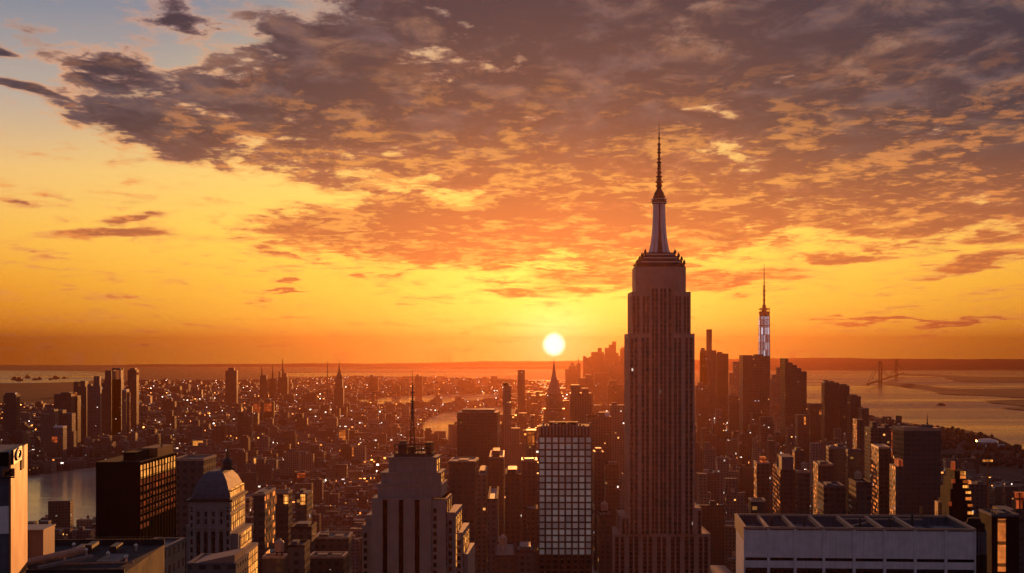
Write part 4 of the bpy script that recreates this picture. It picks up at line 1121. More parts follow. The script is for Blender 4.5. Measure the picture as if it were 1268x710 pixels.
T('pale_tower', 'faint tower between the bright glass spire and the staircase roofed tower', OT, 955, 970, 470, 5600, 0, None, mat='grey', tiers=[(.5, .95, 0, 1, 455), (.1, .4, 0, 1, 464)])
T('low_hazy_block', 'hazy block with roof huts low between the twin and bulky towers', OT, 903, 922, 490, 4200, 0, None, mat='brown', bulk=[(.1, .3, .1, .9, 4, 'tan')])
T('low_hazy_block', 'hazy brown block beside the flank of the spired skyscraper', OT, 862, 878, 478, 4000, 0, None, mat='brown', tiers=[(.2, .6, 0, 1, 474)])
T('low_hazy_block', 'low block with an amber window between two dark bayside towers', OT, 1003, 1022, 500, 3400, 0, None, mat='brown', glow=[(.6, .85, 508, 514, 'glow_orange')])
T('low_hazy_block', 'hazy block with an upright amber window under the staircase roofed tower', OT, 988, 1002, 514, 2700, 0, None, mat='brown', glow=[(.5, .7, 516, 526, 'glow_orange')])
# the bright glass spire
def glass_spire():
    D = 5200.0; s = D/F
    root = thing('glass_spire_tower', 'slender glass tower shining bluish white with a needle mast', 'skyscraper', ((946.2-CX)*s, D, 0))
    OCC.append((939, 953, 381, D)); FOOT.append(((946-CX)*s, D, 40))
    Z = lambda py: zof(py, D)
    r = 7.0*s
    b = MB()
    b.frustum((-r, r, -r, r), (-r*.84, r*.84, -r*.84, r*.84), -2, Z(392))
    b.build('wall', 'lattice', root)
    for x in (-.95, -.33, .33, .95): MB().frustum((x*r-1.2, x*r+1.2, -r-1.4, -r-.1), (x*r*.84-1.2, x*r*.84+1.2, -r*.84-1.4, -r*.84-.1), 0, Z(392)).build('corner_rib', 'slate', root)
    MB().box(-r*.86, r*.86, -r*.86, r*.86, Z(404), Z(403)).build('dark_band', 'dark_metal', root)
    c = MB()
    for x in np.linspace(-r*.82, r*.82, 7): c.box(x-.9, x+.9, -r*.82, -r*.82+1.8, Z(392), Z(381))
    c.box(-r*.75, r*.75, -r*.7, r*.7, Z(392), Z(386)); c.box(-r*.86, r*.86, -r*.86, r*.86, Z(383.5), Z(382.4)); c.box(-r*.86, r*.86, -r*.86, r*.86, Z(388), Z(387))
    c.build('crown', 'slate', root)
    m_ = MB().lathe([(7, Z(386)), (6, Z(378)), (3.4, Z(377)), (3.0, Z(356)), (1.9, Z(355)), (1.4, Z(340)), (.6, Z(327))], 0, 0, 8).build('mast', 'dark_metal', root)
    for py in (379.5, 372, 366, 361, 355): MB().lathe([(5.6, Z(py)), (5.6, Z(py)+3)], 0, 0, 8).build('mast_collar', 'dark_metal', m_)
glass_spire()

# lower right: dark towers, emissive cells imitating their sunlit edges
ER = 'dark towers with sunlit edges behind the white panelled block'
T('sunlit_edge_tower', 'grey topped tower with pale edge at the end of the row by the spired skyscraper', OT, 937, 953, 575, 1350, -4, 933.5, True, mat='edge', bulk=[(.4, .8, .2, .8, 8, 'glow_red')], parapet=1.5, rim='stone', group=ER)
T('sunlit_edge_tower', 'tower with a tall lattice of orange sun glow down its edge and grey roof box', OT, 966, 984, 582, 1230, -5, 957, True, mat='edge', bulk=[(.1, .9, -.02, .6, 16, 'slate')], mast=(.1, 555, .7), group=ER)
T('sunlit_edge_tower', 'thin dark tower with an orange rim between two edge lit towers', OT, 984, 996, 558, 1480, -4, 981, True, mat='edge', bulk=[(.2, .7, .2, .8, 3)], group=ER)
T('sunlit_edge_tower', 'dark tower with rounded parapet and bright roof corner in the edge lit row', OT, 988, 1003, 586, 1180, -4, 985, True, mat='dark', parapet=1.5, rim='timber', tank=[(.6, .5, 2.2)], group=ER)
T('sunlit_edge_tower', 'tower edged by a single column of orange sun glow beside twin grey slabs', OT, 1013, 1032, 577, 1260, -5, 1007, True, mat='edge', bulk=[(.2, .6, .2, .8, 4)], parapet=1.5, rim='timber', group=ER)
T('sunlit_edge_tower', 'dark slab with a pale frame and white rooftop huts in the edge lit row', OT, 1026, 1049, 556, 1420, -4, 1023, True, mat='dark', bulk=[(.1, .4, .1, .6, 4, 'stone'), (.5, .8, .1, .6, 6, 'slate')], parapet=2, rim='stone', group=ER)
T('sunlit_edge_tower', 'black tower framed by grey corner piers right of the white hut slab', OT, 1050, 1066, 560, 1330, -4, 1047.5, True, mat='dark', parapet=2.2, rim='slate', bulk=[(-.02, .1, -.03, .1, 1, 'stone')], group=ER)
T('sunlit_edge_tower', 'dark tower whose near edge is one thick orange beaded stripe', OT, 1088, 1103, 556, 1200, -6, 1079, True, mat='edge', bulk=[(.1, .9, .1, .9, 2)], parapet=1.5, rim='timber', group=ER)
T('sunlit_edge_tower', 'tower with a shorter orange stripe and glowing roof cabin', OT, 1109, 1120, 578, 1110, -6, 1101.5, True, mat='edge', bulk=[(.4, .9, .1, .8, 8, 'glow_red')], group=ER)
T('sunlit_edge_tower', 'grey brown tower with a brightly lattice lit side beside the dark square tower', OT, 1078, 1108, 530, 1500, -2, None, depth=30, mat='brown', tiers=[(.1, .3, .1, .6, 523), (.6, .8, .1, .6, 526)], glow=[(.86, 1.0, 532, 566, 'glow_red')], group=ER)
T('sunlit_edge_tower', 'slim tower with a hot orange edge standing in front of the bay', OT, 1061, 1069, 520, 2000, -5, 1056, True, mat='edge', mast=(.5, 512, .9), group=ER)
T('sunlit_edge_tower', 'low dark slab with pale roof strip just behind the white panelled block', OT, 930, 948, 622, 900, -4, 927, True, mat='dark', parapet=1.2, rim='timber', group=ER)
T('sunlit_edge_tower', 'dark low slab in the shade behind the open roof well', OT, 1020, 1046, 604, 980, -4, None, mat='dark', parapet=1.4, rim='slate', bulk=[(.2, .5, .2, .7, 4, 'slate')], group=ER)
T('sunlit_edge_tower', 'dark low slab with a roof tank beside the beaded orange stripe', OT, 1060, 1079, 600, 960, -4, None, mat='dark', parapet=1.4, tank=[(.3, .4, 2.0)], group=ER)
T('square_dark_tower', 'square dark tower with rounded corner, antennas and glowing roof edge', OT, 1119, 1165, 534, 1150, 0, None, depth=34, mat='dark', parapet=2.4, rim='timber',
  bulk=[(.05, .22, .1, .5, 5, 'timber'), (.3, .5, .2, .6, 4, 'dusky'), (.68, .86, .2, .6, 7, 'slate'), (.86, .97, .05, .3, 4, 'glow_orange')], mast=(.8, 515, .9))
def stepped_pyramid():
    D = 760.0; s = D/F
    cx = (1187-CX)*s
    root = thing('stepped_dark_tower', 'black tower narrowing in steps, its far edge beaded with orange sun glow', OT, (cx, D, 0), R(-3))
    OCC.append((1168, 1206, 590, D)); FOOT.append((cx, D+14, 24))
    Z = lambda py: zof(py, D); X = lambda px: (px-1187)*s
    b = MB(); b.box(X(1172), X(1207), 0, 26, -2, Z(662))
    tiers = [(1174, 1206, 662, 640), (1176, 1204, 640, 622), (1178, 1202, 622, 606), (1181, 1199, 606, 594), (1184, 1196, 594, 584)]
    for i, (a, c, y0, y1) in enumerate(tiers): b.box(X(a), X(c), .6*i+.5, 25-.6*i, Z(y0)+.02, Z(y1))
    b.build('wall', 'black', root)
    for i, (a, c, y0, y1) in enumerate(tiers):
        for j in range(2):
            ym = y0+(y1-y0)*(.25+.5*j)
            MB().box(X(c)-2.2, X(c)+.5, .6*i-.05, .6*i+1.4, Z(ym+1.8), Z(ym-1.8)).build('glow_panel', 'glow_gold' if (i+j) % 2 else 'glow_orange', root)  # emissive beads stand in for the sunlit edge
        if i % 2: MB().box(X(a)-.3, X(a)+1.2, .6*i-.05, .6*i+1.2, Z(y1+5), Z(y1)).build('glow_panel', 'glow_red', root)
    MB().lathe([(.8, Z(584)), (.8, Z(574)), (.2, Z(572)), (.15, Z(562))], X(1190), 12, 8).build('mast', 'dark_metal', root)
    MB().box(X(1182.5), X(1186), 5, 9, Z(584)+.02, Z(573)).build('roof_bulkhead', 'glow_red', root)
stepped_pyramid()
def drum_tower():
    D = 520.0; s = D/F
    cx = (1216-CX)*s
    root = thing('rounded_tower', 'dark round cornered tower with vertical piers beside the white panelled block', OT, (cx, D+9, 0))
    OCC.append((1202, 1232, 650, D)); FOOT.append((cx, D+9, 14))
    Z = lambda py: zof(py, D); r = 14.5*s
    MB().lathe([(r*1.08, -2), (r*1.08, Z(690)), (r, Z(689)), (r, Z(660)), (r*.93, Z(659)), (r*.9, Z(652)), (r*.6, Z(650)), (r*.55, Z(645.5)), (.2, Z(645))], 0, 0, 28).build('wall', 'black', root)
    for i in range(14):
        a = math.pi+.1+i*(math.pi-.2)/13
        MB().box(-.22, .22, -.25, .25, 60, Z(661)).build('pier', 'slate', root, loc=(r*math.cos(a), r*math.sin(a), 0), rz=a)
drum_tower()
T('amber_slit_tower', 'black tower with one tall amber glow strip by the picture edge', OT, 1228, 1262, 640, 620, -3, None, depth=20, mat='black', glow=[(.22, .5, 643, 708, 'glow_orange')], bulk=[(.3, .6, .1, .7, 4, 'dusky')], parapet=1.0, rim='slate')
T('amber_post', 'slender tan stair shaft behind the corner of the white panelled block', 'stair shaft', 1161.5, 1166.5, 622, 480, -6, 1160.5, True, depth=5, mat='ochre')
T('red_lit_tower', 'dark tower with a red lit block cut by the picture edge', OT, 1258, 1290, 620, 900, -4, 1255, True, mat='dark', glow=[(.0, .25, 610, 630, 'glow_red')], bulk=[(.0, .35, .1, .6, 10, 'glow_red')])
T('amber_window_tower', 'dark tower with a small amber window low at the picture edge', OT, 1243, 1260, 632, 1000, -4, None, mat='dark', glow=[(.1, .35, 634, 648, 'glow_orange')])
T('lamp_roofed_slab', 'dark slab rising behind the stepped black tower with roof lamps', OT, 1196, 1222, 600, 1300, -3, None, mat='dusky', bulk=[(.1, .3, .1, .4, 4, 'glow_orange'), (.6, .9, .1, .4, 3, 'slate')])
def hall():
    D = 4023.0; s = D/F
    cx = (1222.5-CX)*s
    root = thing('domed_hall', 'long low hall with a shallow white oval roof in the dark shore park', 'hall', (cx, D, 0))
    OCC.append((1208, 1236, 540, D)); FOOT.append((cx, D, 75))
    zb = zof(553, D)
    n = 28; v = []
    for sc, z in ((1, 0), (1, 12), (.96, 15), (.7, 19), (.3, 21)): v.append((sc, z))
    b = MB(); vs = [(math.cos(2*math.pi*i/n)*26*sc, math.sin(2*math.pi*i/n)*44*sc, z) for sc, z in v[:2] for i in range(n)]
    b.add(vs, [(i, (i+1) % n, n+(i+1) % n, n+i) for i in range(n)]); b.build('wall', 'grey', root)
    b = MB(); vs = [(math.cos(2*math.pi*i/n)*27*sc, math.sin(2*math.pi*i/n)*45*sc, z+.1) for sc, z in v[1:] for i in range(n)]
    fs = [(j*n+i, j*n+(i+1) % n, (j+1)*n+(i+1) % n, (j+1)*n+i) for j in range(3) for i in range(n)]+[tuple(range(3*n, 4*n))]
    b.add(vs, fs); b.build('roof', 'steel', root)
    MB().box(-22, 26, -64, -52, 0, 9).build('entrance_wing', 'white', root)
hall()
def light_tripod():
    D = 1500.0; s = D/F; cx = (1223-CX)*s
    root = thing('floodlit_mast', 'tall mast with orange lamps on a crossbar above the dark park blocks', 'mast', (cx, D, 0))
    Z = lambda py: zof(py, D)
    MB().lathe([(1.6, 0), (1.2, Z(592)), (.8, Z(573))], 0, 0, 8).build('pole', 'ochre', root)
    MB().box(-4.5, 4.5, -.6, .6, Z(573), Z(572)).build('crossbar', 'dark_metal', root)
    for x in (-3.6, 0, 3.6): MB().box(x-1.2, x+1.2, -1.0, .9, Z(572)+.02, Z(569.5)).build('lamp', 'glow_gold', root)
light_tripod()

# left shore: riverside cluster beyond the water
LC = 'towers of the riverside cluster across the water'
T('riverside_tower', 'tall hazy tower with an open arched frame on its roof', OT, 138.5, 150, 470, 4300, 0, None, mat='grey', tiers=[(0, .14, 0, 1, 456), (.82, .96, 0, 1, 456), (0, .96, 0, 1, 470)], bulk=[(0, .96, .2, .8, 2.5, 'slate', zof(458.5, 4300))], group=LC)
T('riverside_tower', 'tall plain brown tower touching the arched frame tower', OT, 130, 138, 460, 4350, 0, None, mat='dusky', tiers=[(0, 1, 0, 1, 459)], group=LC)
T('riverside_tower', 'tall brown tower with rounded shoulder and tiny orange roof lamp', OT, 158, 169, 458, 4500, 0, None, mat='dusky', tiers=[(.2, .8, .1, .9, 456)], glow=[(1.0, 1.25, 461, 465, 'glow_orange')], group=LC)
T('riverside_tower', 'shorter pale tower with a white capped roof before the arched frame tower', OT, 151, 156.5, 484, 4100, 0, None, mat='grey', bulk=[(0, 1, 0, 1, 1.5, 'white')], group=LC)
T('riverside_tower', 'curved edge brown tower with a thin bright orange side', OT, 156.8, 160.5, 486, 4000, 0, 161.5, mat='edge', group=LC)
T('riverside_tower', 'pale slanted tower with a bright edge and raised side step', OT, 108, 124, 478, 3900, 0, 126, mat='grey', tiers=[(.5, .95, 0, 1, 466), (.0, .3, 0, 1, 476)], group=LC)
T('riverside_tower', 'broad brown tower with stepped twin crown at the cluster edge', OT, 91, 107, 479, 3950, 0, None, mat='brown', tiers=[(.0, .35, 0, 1, 473), (.55, .9, 0, 1, 472)], group=LC)
T('riverside_tower', 'brown tower with small orange flame like panel on its front', OT, 90, 96, 490, 3850, 0, None, mat='brown', glow=[(.4, .9, 486, 491, 'glow_orange')], group=LC)
T('riverside_tower', 'low brown slab standing in the gap right of the slanted tower', OT, 124, 135, 474, 4400, 0, None, mat='brown', tiers=[(.3, .7, 0, 1, 471)], group=LC)
T('riverside_block', 'barrel shaped dark block standing apart on the far shore', OT, 4, 20, 489, 3700, 0, None, mat='dusky', tiers=[(.12, .88, .1, .9, 486.5)], group=LC)
T('riverside_block', 'wide dark slab with ragged roof before the twin crown tower', OT, 67, 88, 488, 3800, 0, None, mat='dusky', tiers=[(.4, .9, 0, 1, 486)], group=LC)
T('riverside_block', 'blue grey stepped block, palest of the riverside ones', OT, 66, 89, 512, 3500, 0, None, mat='grey', tiers=[(.2, .5, 0, 1, 508)], group=LC)
T('riverside_block', 'pinkish grey block next to the palest stepped block', OT, 50, 68, 513, 3450, 0, None, mat='tan', tiers=[(.6, .95, 0, 1, 507)], group=LC)
T('riverside_block', 'small white roofed block low among the riverside buildings', 'building', 66, 78, 530, 3400, 0, None, mat='grey', bulk=[(0, 1, 0, 1, 2, 'white')], group=LC)
T('riverside_block', 'tiny block with a pointed glowing orange gable', 'building', 63, 72, 546, 3380, 0, None, mat='brown', glow=[(.1, .9, 541, 548, 'glow_red')], group=LC)
rs = random.Random(77)
names_ = ['plain brown', 'plain grey', 'pale tan']
for i in range(26):
    x = 2+i*6.6+rs.uniform(-2, 2); wpx = rs.uniform(6, 12); yy = rs.uniform(532, 560)
    k = rs.randrange(3)
    T('waterfront_house', names_[k]+' waterfront house in the low row along the far river bank', 'house', x, x+wpx, yy, rs.uniform(3420, 3560), 0, None, depth=22, mat=('brown', 'grey', 'tan')[k],
      tiers=[(.2, .6, .2, .8, yy-rs.uniform(1, 3))], group=names_[k]+' waterfront houses along the far bank')
# silhouettes in the middle of the plain
T('block_tower', 'solid dark block tower with a nub roof alone on the hazy plain', OT, 279, 293, 459, 6300, 0, None, mat='dusky', tiers=[(.25, .75, .2, .8, 455.5)])
T('plain_tower', 'small distant tower with flat top right of the solid block tower', OT, 322, 330, 465, 7600, 0, None, mat='dusky', mast=(.2, 452, 4))
T('plain_tower', 'cluster of small distant stepped towers with a sharp spire', OT, 344, 356, 467, 7800, 0, None, mat='dusky', tiers=[(.1, .3, 0, 1, 460), (.6, .9, 0, 1, 462)], mast=(.45, 445, 7))
T('plain_tower', 'small distant tower with thin whip between the flat top and the sharp spire', OT, 333, 341, 469, 7700, 0, None, mat='brown', mast=(.5, 452, 5))
T('plain_tower', 'wide faint roof with three humps on the far water side', OT, 456, 468, 467, 8800, 0, None, mat='dusky', tiers=[(.2, .5, 0, 1, 464.5)])
T('plain_tower', 'faint small slab standing right of the three humped roof', OT, 514, 523, 466, 8600, 0, None, mat='dusky', tiers=[(.2, .5, 0, 1, 464)])
def clock_tower():
    D = 5600.0; s = D/F; cx = (420-CX)*s
    root = thing('pointed_clock_tower', 'lone dark tower with tapering pointed spire on the hazy plain', 'tower', (cx, D, 0))
    OCC.append((413, 427, 462, D)); FOOT.append((cx, D, 30))
    Z = lambda py: zof(py, D)
    MB().box(-17, 17, -17, 17, -2, Z(480)).build('wall', 'dusky', root)
    MB().box(-13.5, 13.5, -13.5, 13.5, Z(480)+.1, Z(469)).build('upper_wall', 'dusky', root)
    MB().lathe([(13, Z(469)), (11, Z(466)), (6.5, Z(463)), (5, Z(460)), (2, Z(456)), (1.2, Z(452)), (.5, Z(446))], 0, 0, 8).build('spire', 'dark_metal', root)
    MB().box(18, 40, -10, 10, -2, Z(500)).build('side_wing', 'dusky', root)
clock_tower()
def pole(px, y0, y1, D, label):
    r = thing('radio_mast', label, 'mast', ((px-CX)/F*D, D, 0))
    MB().lathe([(3.5, 0), (2.2, zof(y0, D)*.6), (1.2, zof(y0, D))], 0, 0, 6).build('pole', 'dark_metal', r)
    for t in (.35, .6, .85): MB().lathe([(4.2, zof(y0, D)*t), (4.2, zof(y0, D)*t+3)], 0, 0, 6).build('platform', 'dark_metal', r)
pole(405.5, 447, 480, 8000, 'thin lone radio mast on the plain beside the pointed tower')
# blocks scattered on the plain, glowing fronts standing in for sunlit faces
for (x0, x1, y0, y1, D, mtl, lab) in ((313, 322, 500, 511, 5200, 'glow_red', 'low block with a dull red glowing front, first of the red pair'),
     (327, 336, 499, 510, 5250, 'glow_red', 'low block with a dull red glowing front, second of the red pair'),
     (420, 428, 533, 545, 3900, 'glow_orange', 'small block with bright orange front under the pointed tower'),
     (435, 449, 554, 565, 3300, 'glow_orange', 'wider block with glowing orange front towards the setback tower'),
     (314, 325, 568, 578, 3100, 'glow_gold', 'low block with a golden front above the mansard tower'),
     (368, 379, 586, 592, 2750, 'glow_red', 'low flat block with a red glowing front above the twin panels'),
     (238, 252, 546, 552, 3700, 'glow_gold', 'round topped block with golden rim on the near plain')):
    T('glowing_block', lab, 'building', x0-2, x1+3, y0-1, D, 0, None, depth=24, mat='brown', bulk=[(.3, .7, .2, .7, 1.6)], glow=[(.15, .8, y0, y1, mtl)])

# bridge at the mouth of the bay
def bridge():
    D = 12000.0; s = D/F
    root = thing('suspension_bridge', 'suspension bridge towers with sagging cables out on the bay', 'bridge', ((1090-CX)*s, D, 0))
    Z = lambda py: zof(py, D)
    zt, zd = Z(447), Z(471)
    posts = [(0, D*0), (790, 2600)]
    for (x, y) in posts:
        for o in (-9, 9): MB().frustum((x+o-5, x+o+5, y-7, y+7), (x+o-3.5, x+o+3.5, y-5, y+5), 0, zt).build('tower_leg', 'matte_iron', root)
        for t in (.45, .75, .97): MB().box(x-5.9, x+5.9, y-2, y+2, zt*t-3, zt*t+3).build('crossbeam', 'matte_iron', root)
    for off in (-9, 9):
        c = MB(); pts = []
        for i in range(17):
            t = i/16; pts.append((posts[0][0]+off+(posts[1][0])*t, 2600*t, zd+8+(zt-zd-8)*(2*t-1)**2))
        for p, q_ in zip(pts, pts[1:]): c.bar(p, q_, 2.3, 5)
        c.bar(pts[0], (-456+off, -1500, 20), 2.3, 5); c.bar(pts[-1], (posts[1][0]+516+off, 4300, 20), 2.3, 5)
        c.build('cable', 'matte_iron', root)
    d = MB(); d.bar((-456, -1500, 30), (0, 0, zd), 7, 4); d.bar((0, 0, zd), (posts[1][0], 2600, zd), 7, 4); d.bar((posts[1][0], 2600, zd), (posts[1][0]+516, 4300, 30), 7, 4)
    d.build('deck', 'matte_iron', root)
bridge()
def boat(name, px, py, L, label, group=None, h=9):
    x, y = ground_pt(px, py)
    r = thing(name, label, 'boat', (x, y, 0.8), R(4), group)
    hull = MB(); n = L/2
    hull.add([(-n, 0, 0), (-n*.8, -L*.09, 0), (n*.8, -L*.09, 0), (n, 0, 0), (n*.8, L*.09, 0), (-n*.8, L*.09, 0),
              (-n*1.05, 0, h*.5), (-n*.82, -L*.11, h*.42), (n*.82, -L*.11, h*.42), (n*1.1, 0, h*.55), (n*.82, L*.11, h*.42), (-n*.82, L*.11, h*.42)],
             [(5,4,3,2,1,0), (6,7,8,9,10,11)]+[(i, (i+1) % 6, 6+(i+1) % 6, 6+i) for i in range(6)])
    hull.build('hull', 'black', r)
    MB().box(-n*.6, n*.5, -L*.07, L*.07, h*.45, h).build('cabin', 'dusky', r)
    MB().lathe([(1.0, h), (.9, h*1.5)], -n*.2, 0, 8).build('funnel', 'dark_metal', r)
boat('ferry', 1165.5, 502.5, 42, 'single small dark ferry crossing the open bay', h=11)
rs = random.Random(5)
SH = 'tiny ships at anchor on the pale far lagoon'
for px in (18, 24, 34, 44, 49, 62, 69, 80): boat('anchored_ship', px, 468.5+rs.uniform(0, 3.5), rs.uniform(30, 75), 'tiny dark ship at anchor on the pale far lagoon', SH, h=rs.uniform(14, 34))

# ------------------------------------------------------------------ the close-packed low city
def inside(px, py, poly):
    c = False; j = len(poly)-1
    for i in range(len(poly)):
        xi, yi = poly[i]; xj, yj = poly[j]
        if (yi > py) != (yj > py) and px < (xj-xi)*(py-yi)/(yj-yi+1e-9)+xi: c = not c
        j = i
    return c
WET = [smooth_px(p) for p in WATER_PX.values()]
PARK = [(1130, 530), (1165, 533), (1200, 536), (1240, 549), (1268, 563), (1330, 596), (1400, 640), (1300, 622), (1200, 588), (1120, 574), (1105, 548)]
WB = [(min(p[0] for p in w), max(p[0] for p in w), min(p[1] for p in w), max(p[1] for p in w)) for w in WET]
def wet(px, py):
    for w, (a, b, c, d) in zip(WET, WB):
        if a <= px <= b and c <= py <= d and inside(px, py, w): return True
    return False
rng = random.Random(2024)
# limit on how high roofs may reach in the picture, so that the far city does not hide the water and the skyline
LIM = [(-400, 500), (0, 500), (90, 500), (170, 470), (280, 471), (440, 466), (520, 465), (560, 468), (640, 470), (700, 472), (780, 476), (860, 480), (1000, 500), (1060, 512), (1110, 524), (1160, 533), (1200, 540), (1268, 566), (1700, 600)]
def lim(px): return float(np.interp(px, [p[0] for p in LIM], [p[1] for p in LIM]))
cells = []
y = 1500.0
while y < 17000.0:
    lot = 23+max(0.0, (y-2500))*0.0056
    half = 0.37*y+120
    street = lot*.42
    x = -half+rng.uniform(0, lot)
    k = 0
    while x < half:
        k += 1
        wdt = lot*rng.uniform(.55, 1.25); dpt = lot*rng.uniform(.7, 1.05)
        px = CX+x/y*F
        py = CY+EYE*F/y
        manh = 560 < px < 1125
        h = rng.lognormvariate(2.75, .42) if not manh else rng.lognormvariate(3.15, .5)
        if manh and y < 3800 and rng.random() < .10: h = rng.uniform(50, 110)
        if not manh and rng.random() < .02: h = rng.uniform(35, 60)
        h = min(h, 120)
        if rng.random() < .05 and y > 2600: wdt *= 2.0; h = rng.uniform(7, 12)
        skip = rng.random() < (.06 if y < 6000 else .22)
        if not skip and (wet(px, py) or wet(px-wdt/2/y*F, py) or wet(px+wdt/2/y*F, py) or inside(px, py, PARK)): skip = True
        if not skip:
            zmax = EYE-(lim(px)-CY)/F*y
            if zmax < 5: skip = True
            else: h = min(h, zmax)
        if not skip:
            for (fx_, fy_, fr) in FOOT:
                if abs(fx_-x) < fr+wdt*.6 and abs(fy_-y) < fr+dpt*.6: skip = True; break
        if not skip: cells.append((x, y+rng.uniform(-.06, .06)*lot, wdt, dpt, h, rng.random(), rng.uniform(-1, 1)))
        x += wdt+(lot*.06 if k % 6 else street)
    y += lot*1.12+(street if int(y/lot) % 2 else 0)
# which of them show largest from the camera
H_, W_ = 720, 1300
cov = np.zeros((H_, W_), bool)
order = [('t', o[3], o) for o in OCC]+[('c', c[1]-c[3]/2, c) for c in cells]
order.sort(key=lambda t: t[1])
seen = []
for kind_, D, o in order:
    if kind_ == 't':
        a, b, c, d = int(o[0]), int(o[1])+1, int(o[2]), H_
    else:
        x, yy, wd, dp, h = o[:5]
        Dn = yy-dp/2; Df = yy+dp/2
        a = int(CX+(x-wd/2)/yy*F); b = int(CX+(x+wd/2)/yy*F)+1
        c = int(CY+(EYE-h)/Df*F); d = int(CY+EYE/Dn*F)
    a, b, c, d = max(0, a), min(1268, b), max(0, c), min(710, d)
    if b <= a or d <= c:
        if kind_ == 'c': seen.append((0, o))
        continue
    blk = cov[c:d, a:b]
    if kind_ == 'c': seen.append((int((~blk).sum()), o))
    blk[:] = True
seen.sort(key=lambda t: -t[0])
near = [o for n, o in seen[:290]]
rest = [o for n, o in seen[290:] if n > 0 or o[1] < 7000]
TONES = [('dark brown', 'brown'), ('grey', 'grey'), ('tan', 'tan')]
def zone(px, y):
    if px < 240: z = 'beyond the river behind the black slab'
    elif px < 452: z = 'between mansard tower and setback tower'
    elif px < 570: z = 'close behind the setback tower mast'
    elif px < 660: z = 'between setback tower and gridded tower'
    elif px < 780: z = 'between gridded tower and spired skyscraper'
    elif px < 990: z = 'beside the spired skyscraper towards the bay'
    else: z = 'behind the white panelled block near the shore'
    return z
def size_word(h): return 'low' if h < 24 else ('mid height' if h < 48 else 'tall')
cnt = {}
for (x, yy, wd, dp, h, r, a) in near:
    tone, mk = TONES[0 if r < .5 else (1 if r < .8 else 2)]
    px = CX+x/yy*F
    sw = size_word(h)
    b = MB(); b.tint = r*5.3 % 1.0
    q_ = random.Random(int(r*1e9))
    b.box(-wd/2, wd/2, -dp/2, dp/2, -1, h)
    style = q_.random()
    if style < .35: b.box(-wd*.5, wd*q_.uniform(-.1, .3), -dp*.1, dp*.5, h+.01, h*q_.uniform(1.1, 1.35))
    t = .7
    b.box(-wd/2, wd/2, -dp/2, -dp/2+t, h+.01, h+1.1); b.box(-wd/2, -wd/2+t, -dp/2+t, dp/2, h+.01, h+1.1); b.box(wd/2-t, wd/2, -dp/2+t, dp/2, h+.01, h+1.1)
    nm = {'low': 'low_building', 'mid height': 'mid_rise_building', 'tall': 'high_rise_building'}[sw]
    root = thing(nm, None, 'building', (x, yy, 0), R(a*2.2))
    hut = 'with roof hut' if q_.random() < .6 else ('with roof tank' if q_.random() < .7 else 'with bare roof')
    b.build('wall', mk, root)
    if hut == 'with roof hut':
        u = q_.uniform(-.3, .2)*wd
        MB().box(u, u+wd*.22, -dp*.2, dp*.15, h+.02, h+q_.uniform(3, 5.5)).build('roof_bulkhead', q_.choice(('dusky', 'slate', 'stone', 'timber')), root)
    elif hut == 'with roof tank':
        rr = q_.uniform(1.6, 2.4); u, v = q_.uniform(-.3, .3)*wd, q_.uniform(-.3, .2)*dp
        tk = MB().lathe([(rr, h+rr*1.1), (rr, h+rr*2.9), (rr*1.12, h+rr*2.95), (.05, h+rr*3.9)], u, v, 10)
        tk = tk.build('water_tank', 'timber', root)
        for s_ in range(4):
            ca, sa = math.cos(s_*1.571+.78)*rr*.7, math.sin(s_*1.571+.78)*rr*.7
            MB().bar((u+ca, v+sa, h), (u+ca, v+sa, h+rr*1.15), .16, 4).build('leg', 'dark_metal', tk)
    root['label'] = '%s %s building %s %s' % (sw, tone, hut, zone(px, yy))
    root['group'] = '%s %s buildings %s %s' % (sw, tone, hut, zone(px, yy))

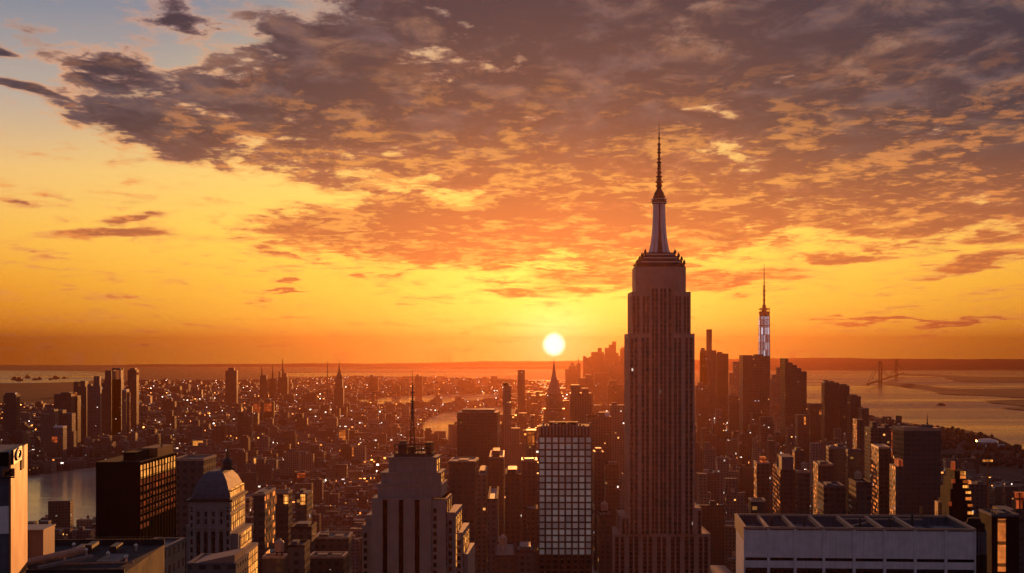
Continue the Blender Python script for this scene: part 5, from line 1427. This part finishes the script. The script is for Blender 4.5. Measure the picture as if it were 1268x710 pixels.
# dark woods of the shore park, one mass seen from far away
wd_ = MB()
_t = (1+5**.5)/2
ICO_V = [Vector(p).normalized() for p in ((-1,_t,0),(1,_t,0),(-1,-_t,0),(1,-_t,0),(0,-1,_t),(0,1,_t),(0,-1,-_t),(0,1,-_t),(_t,0,-1),(_t,0,1),(-_t,0,-1),(-_t,0,1))]
ICO_F = [(0,11,5),(0,5,1),(0,1,7),(0,7,10),(0,10,11),(1,5,9),(5,11,4),(11,10,2),(10,7,6),(7,1,8),(3,9,4),(3,4,2),(3,2,6),(3,6,8),(3,8,9),(4,9,5),(2,4,11),(6,2,10),(8,6,7),(9,8,1)]
WG = gp(PARK)
wx0, wx1 = min(p[0] for p in WG), max(p[0] for p in WG); wy0, wy1 = min(p[1] for p in WG), max(p[1] for p in WG)
nw = 0
while nw < 2600:
    x, yy = rng.uniform(wx0, wx1), rng.uniform(wy0, wy1); nw += 1
    if not inside(x, yy, WG): continue
    if math.hypot(x-(1222.5-CX)/F*4023, (yy-4023)*.8) < 80: continue
    if (math.sin(x*.011)+math.sin(yy*.013+1)+math.sin((x+yy)*.006)) < -.7: continue
    r = rng.uniform(4, 8.5); h = rng.uniform(.8, 1.5)
    wd_.add([(x+v.x*r*rng.uniform(.7, 1.25), yy+v.y*r*rng.uniform(.7, 1.25), max(1.7, r*h+v.z*r*h*rng.uniform(.8, 1.2))) for v in ICO_V], ICO_F)
wo_ = wd_.build('woods', 'park')
tag(wo_, 'dark tree canopy covering the shore park beside the bay', 'woods', None, 'stuff')
big_ = MB()
for (x, yy, wd, dp, h, r, a) in rest:
    big_.tint = r
    big_.box(x-wd/2, x+wd/2, yy-dp/2, yy+dp/2, -1, h)
    if r < .3: big_.box(x-wd*.3, x+wd*.2, yy-dp*.3, yy+dp*.2, h, h*1.25)
ob = big_.build('distant_low_city', 'far')
tag(ob, 'closely packed low roofs of the far city spreading to the water', 'city', None, 'stuff')

# ------------------------------------------------------------------ haze
hm = bpy.data.materials.new('sunset_haze'); hm.use_nodes = True; hm.node_tree.nodes.clear()
hk = NG(hm.node_tree)
pv = hk.n('ShaderNodeVolumePrincipled')
pv.inputs['Color'].default_value = (0.060, 0.0245, 0.0145, 1)
pv.inputs['Density'].default_value = 4.8e-5
pv.inputs['Anisotropy'].default_value = 0.84
ho = hk.n('ShaderNodeOutputMaterial')
hm.node_tree.links.new(pv.outputs[0], ho.inputs['Volume'])
hb = MB().box(-18000, 18000, -3000, 33500, -8, 585)
haze = hb.build('haze', hm); haze['kind'] = 'stuff'
haze['label'] = 'warm sunset haze hanging over the whole city'; haze['category'] = 'haze'
